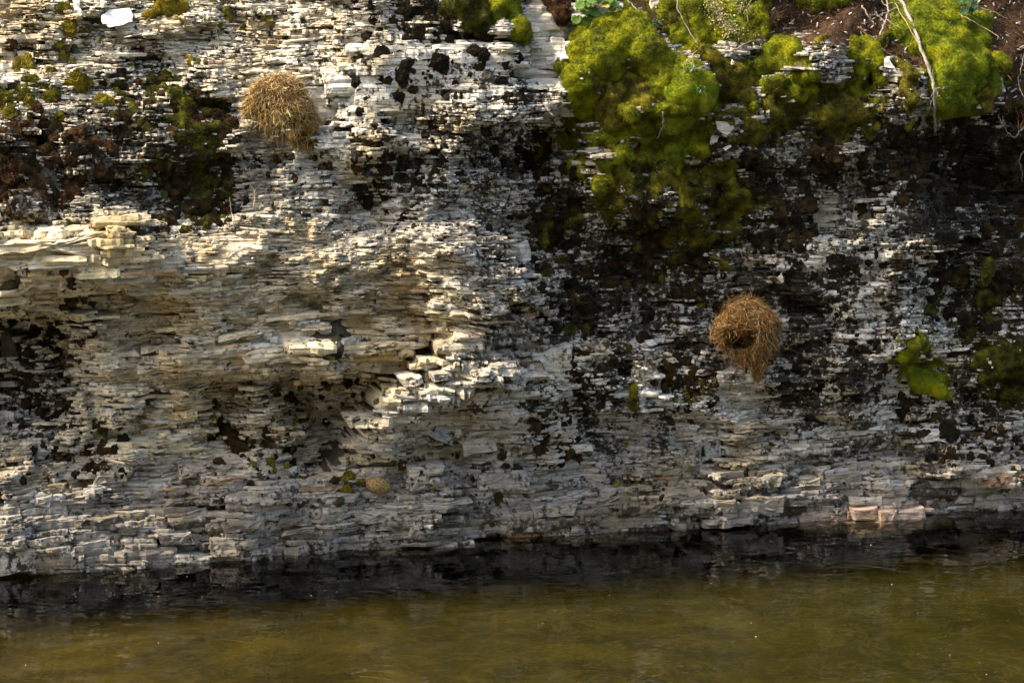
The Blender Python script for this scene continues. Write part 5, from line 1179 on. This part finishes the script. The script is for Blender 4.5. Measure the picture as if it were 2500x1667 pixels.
sprig('cedar_sprig', 'leafy green sprig right of the half dried cedar sprig', [(1800, -6), (1810, 10), (1822, 22)], 500, .02, [('green_foliage', M_CEDAR, .75), ('dry_foliage', M_DRYL, .25)], .09, 43)
sprig('seedling', 'tiny blue green feathery plant on the bright moss swell', [(1678, 172), (1683, 168), (1692, 170)], 220, .009, [('green_foliage', M_TEAL, 1)], .075, 45, .006, .012)
sprig('seedling', 'tiny feathery plant beside the hexagonal stone', [(1598, 58), (1604, 54), (1610, 56)], 160, .009, [('green_foliage', M_TEAL, 1)], .05, 47, .006, .012)
sprig('seedling', 'tiny blue green tuft at the edge of the olive moss', [(1704, 214), (1708, 218), (1710, 224)], 120, .007, [('green_foliage', M_TEAL, 1)], .07, 49, .006, .012)

# ------------------------------------------------------------------ needle litter on the soil, chips, specks on the water
def litter():
    g = np.random.default_rng(5); n = 24000
    px, py = g.uniform(1380, 2750, n), g.uniform(-190, 330, n); ok = samp(SOIL, px, py) > .2
    extra = g.random(n) < .16 * (samp(poly([(1680, 60), (2250, 60), (2250, 150), (1680, 150)], 2), px, py) > .4)
    px, py = px[ok | extra], py[ok | extra]
    P, u, v, d = on_rock(px, py); k = len(px)
    dv = g.normal(0, 1, (k, 3)) * np.array([1, .7, .7]); dv -= N * (dv @ N)[:, None] * .5; dv /= np.linalg.norm(dv, axis=1)[:, None]
    pr = ribbons(P + N * g.uniform(.002, .03, k)[:, None], dv, .026, .0009, .15, g, np.clip(g.normal(.35, .25, k), 0, 1), 2)
    root = empty('needle_litter', (0, 0, 0)); root['kind'] = 'stuff'; root['label'] = 'brown needle litter strewn over the soil bank'
    m = straw_material('needles', [(0, (.025, .014, .009)), (.4, (.085, .042, .02)), (.7, (.17, .08, .035)), (1, (.30, .2, .12))])
    me = mesh_np('needle_litter', pr[0], pr[1], pr[2]); a = me.attributes.new('shade', 'FLOAT', 'POINT'); a.data.foreach_set('value', pr[3].astype(np.float32))
    bpy.data.objects.remove(root)
    o = obj('needle_litter', me, m); tag(o, 'brown needle litter strewn over the soil bank', 'litter', None, 'stuff')
    # chips of shale in the soil
    n = 420; px, py = g.uniform(1680, 2500, n), g.uniform(-10, 240, n); ok = samp(SOIL, px, py) > .05; px, py = px[ok], py[ok]
    P = on_rock(px, py)[0]; V, F = ICO[1]; vs, fs = [], []
    for i in range(len(P)):
        s_ = g.uniform(.003, .011); e = np.array([1.2, .6, .35]) * s_; a = g.uniform(0, 6.28); Rm = np.array([[math.cos(a), 0, math.sin(a)], [0, 1, 0], [-math.sin(a), 0, math.cos(a)]])
        vs.append(((V * e * g.uniform(.7, 1.3, (len(V), 1))) @ Rm) @ BASIS + P[i] + N * .014); fs.append(F + i * len(V))
    F = np.concatenate(fs); me = mesh_np('shale_chips', np.concatenate(vs), F.ravel(), np.full(len(F), 3)); set_attr(me, np.full((len(P) * len(V), 3), .45), np.full(len(P) * len(V), -.3))
    o = obj('shale_chips', me, M_ROCK); tag(o, 'small pale shale chips scattered in the soil bank', 'stones', None, 'stuff')
litter()
def specks():
    g = np.random.default_rng(9); n = 60; V, F = ICO[1]; vs, fs = [], []
    for i in range(n):
        x, y = g.uniform(-2.2, 2.4), g.uniform(-2.3, -.2); s_ = .0007 + .0013 * g.random() ** 3
        vs.append(V * np.array([s_ * 1.4, s_ * 1.4, s_ * .5]) + np.array([x, y, .0015])); fs.append(F + i * len(V))
    F = np.concatenate(fs); o = obj('floating_specks', mesh_np('floating_specks', np.concatenate(vs), F.ravel(), np.full(len(F), 3)), plain('fluff', (.75, .72, .62), .9, .2)); tag(o, 'tiny pale specks floating on the creek water', 'specks', None, 'stuff')
specks()
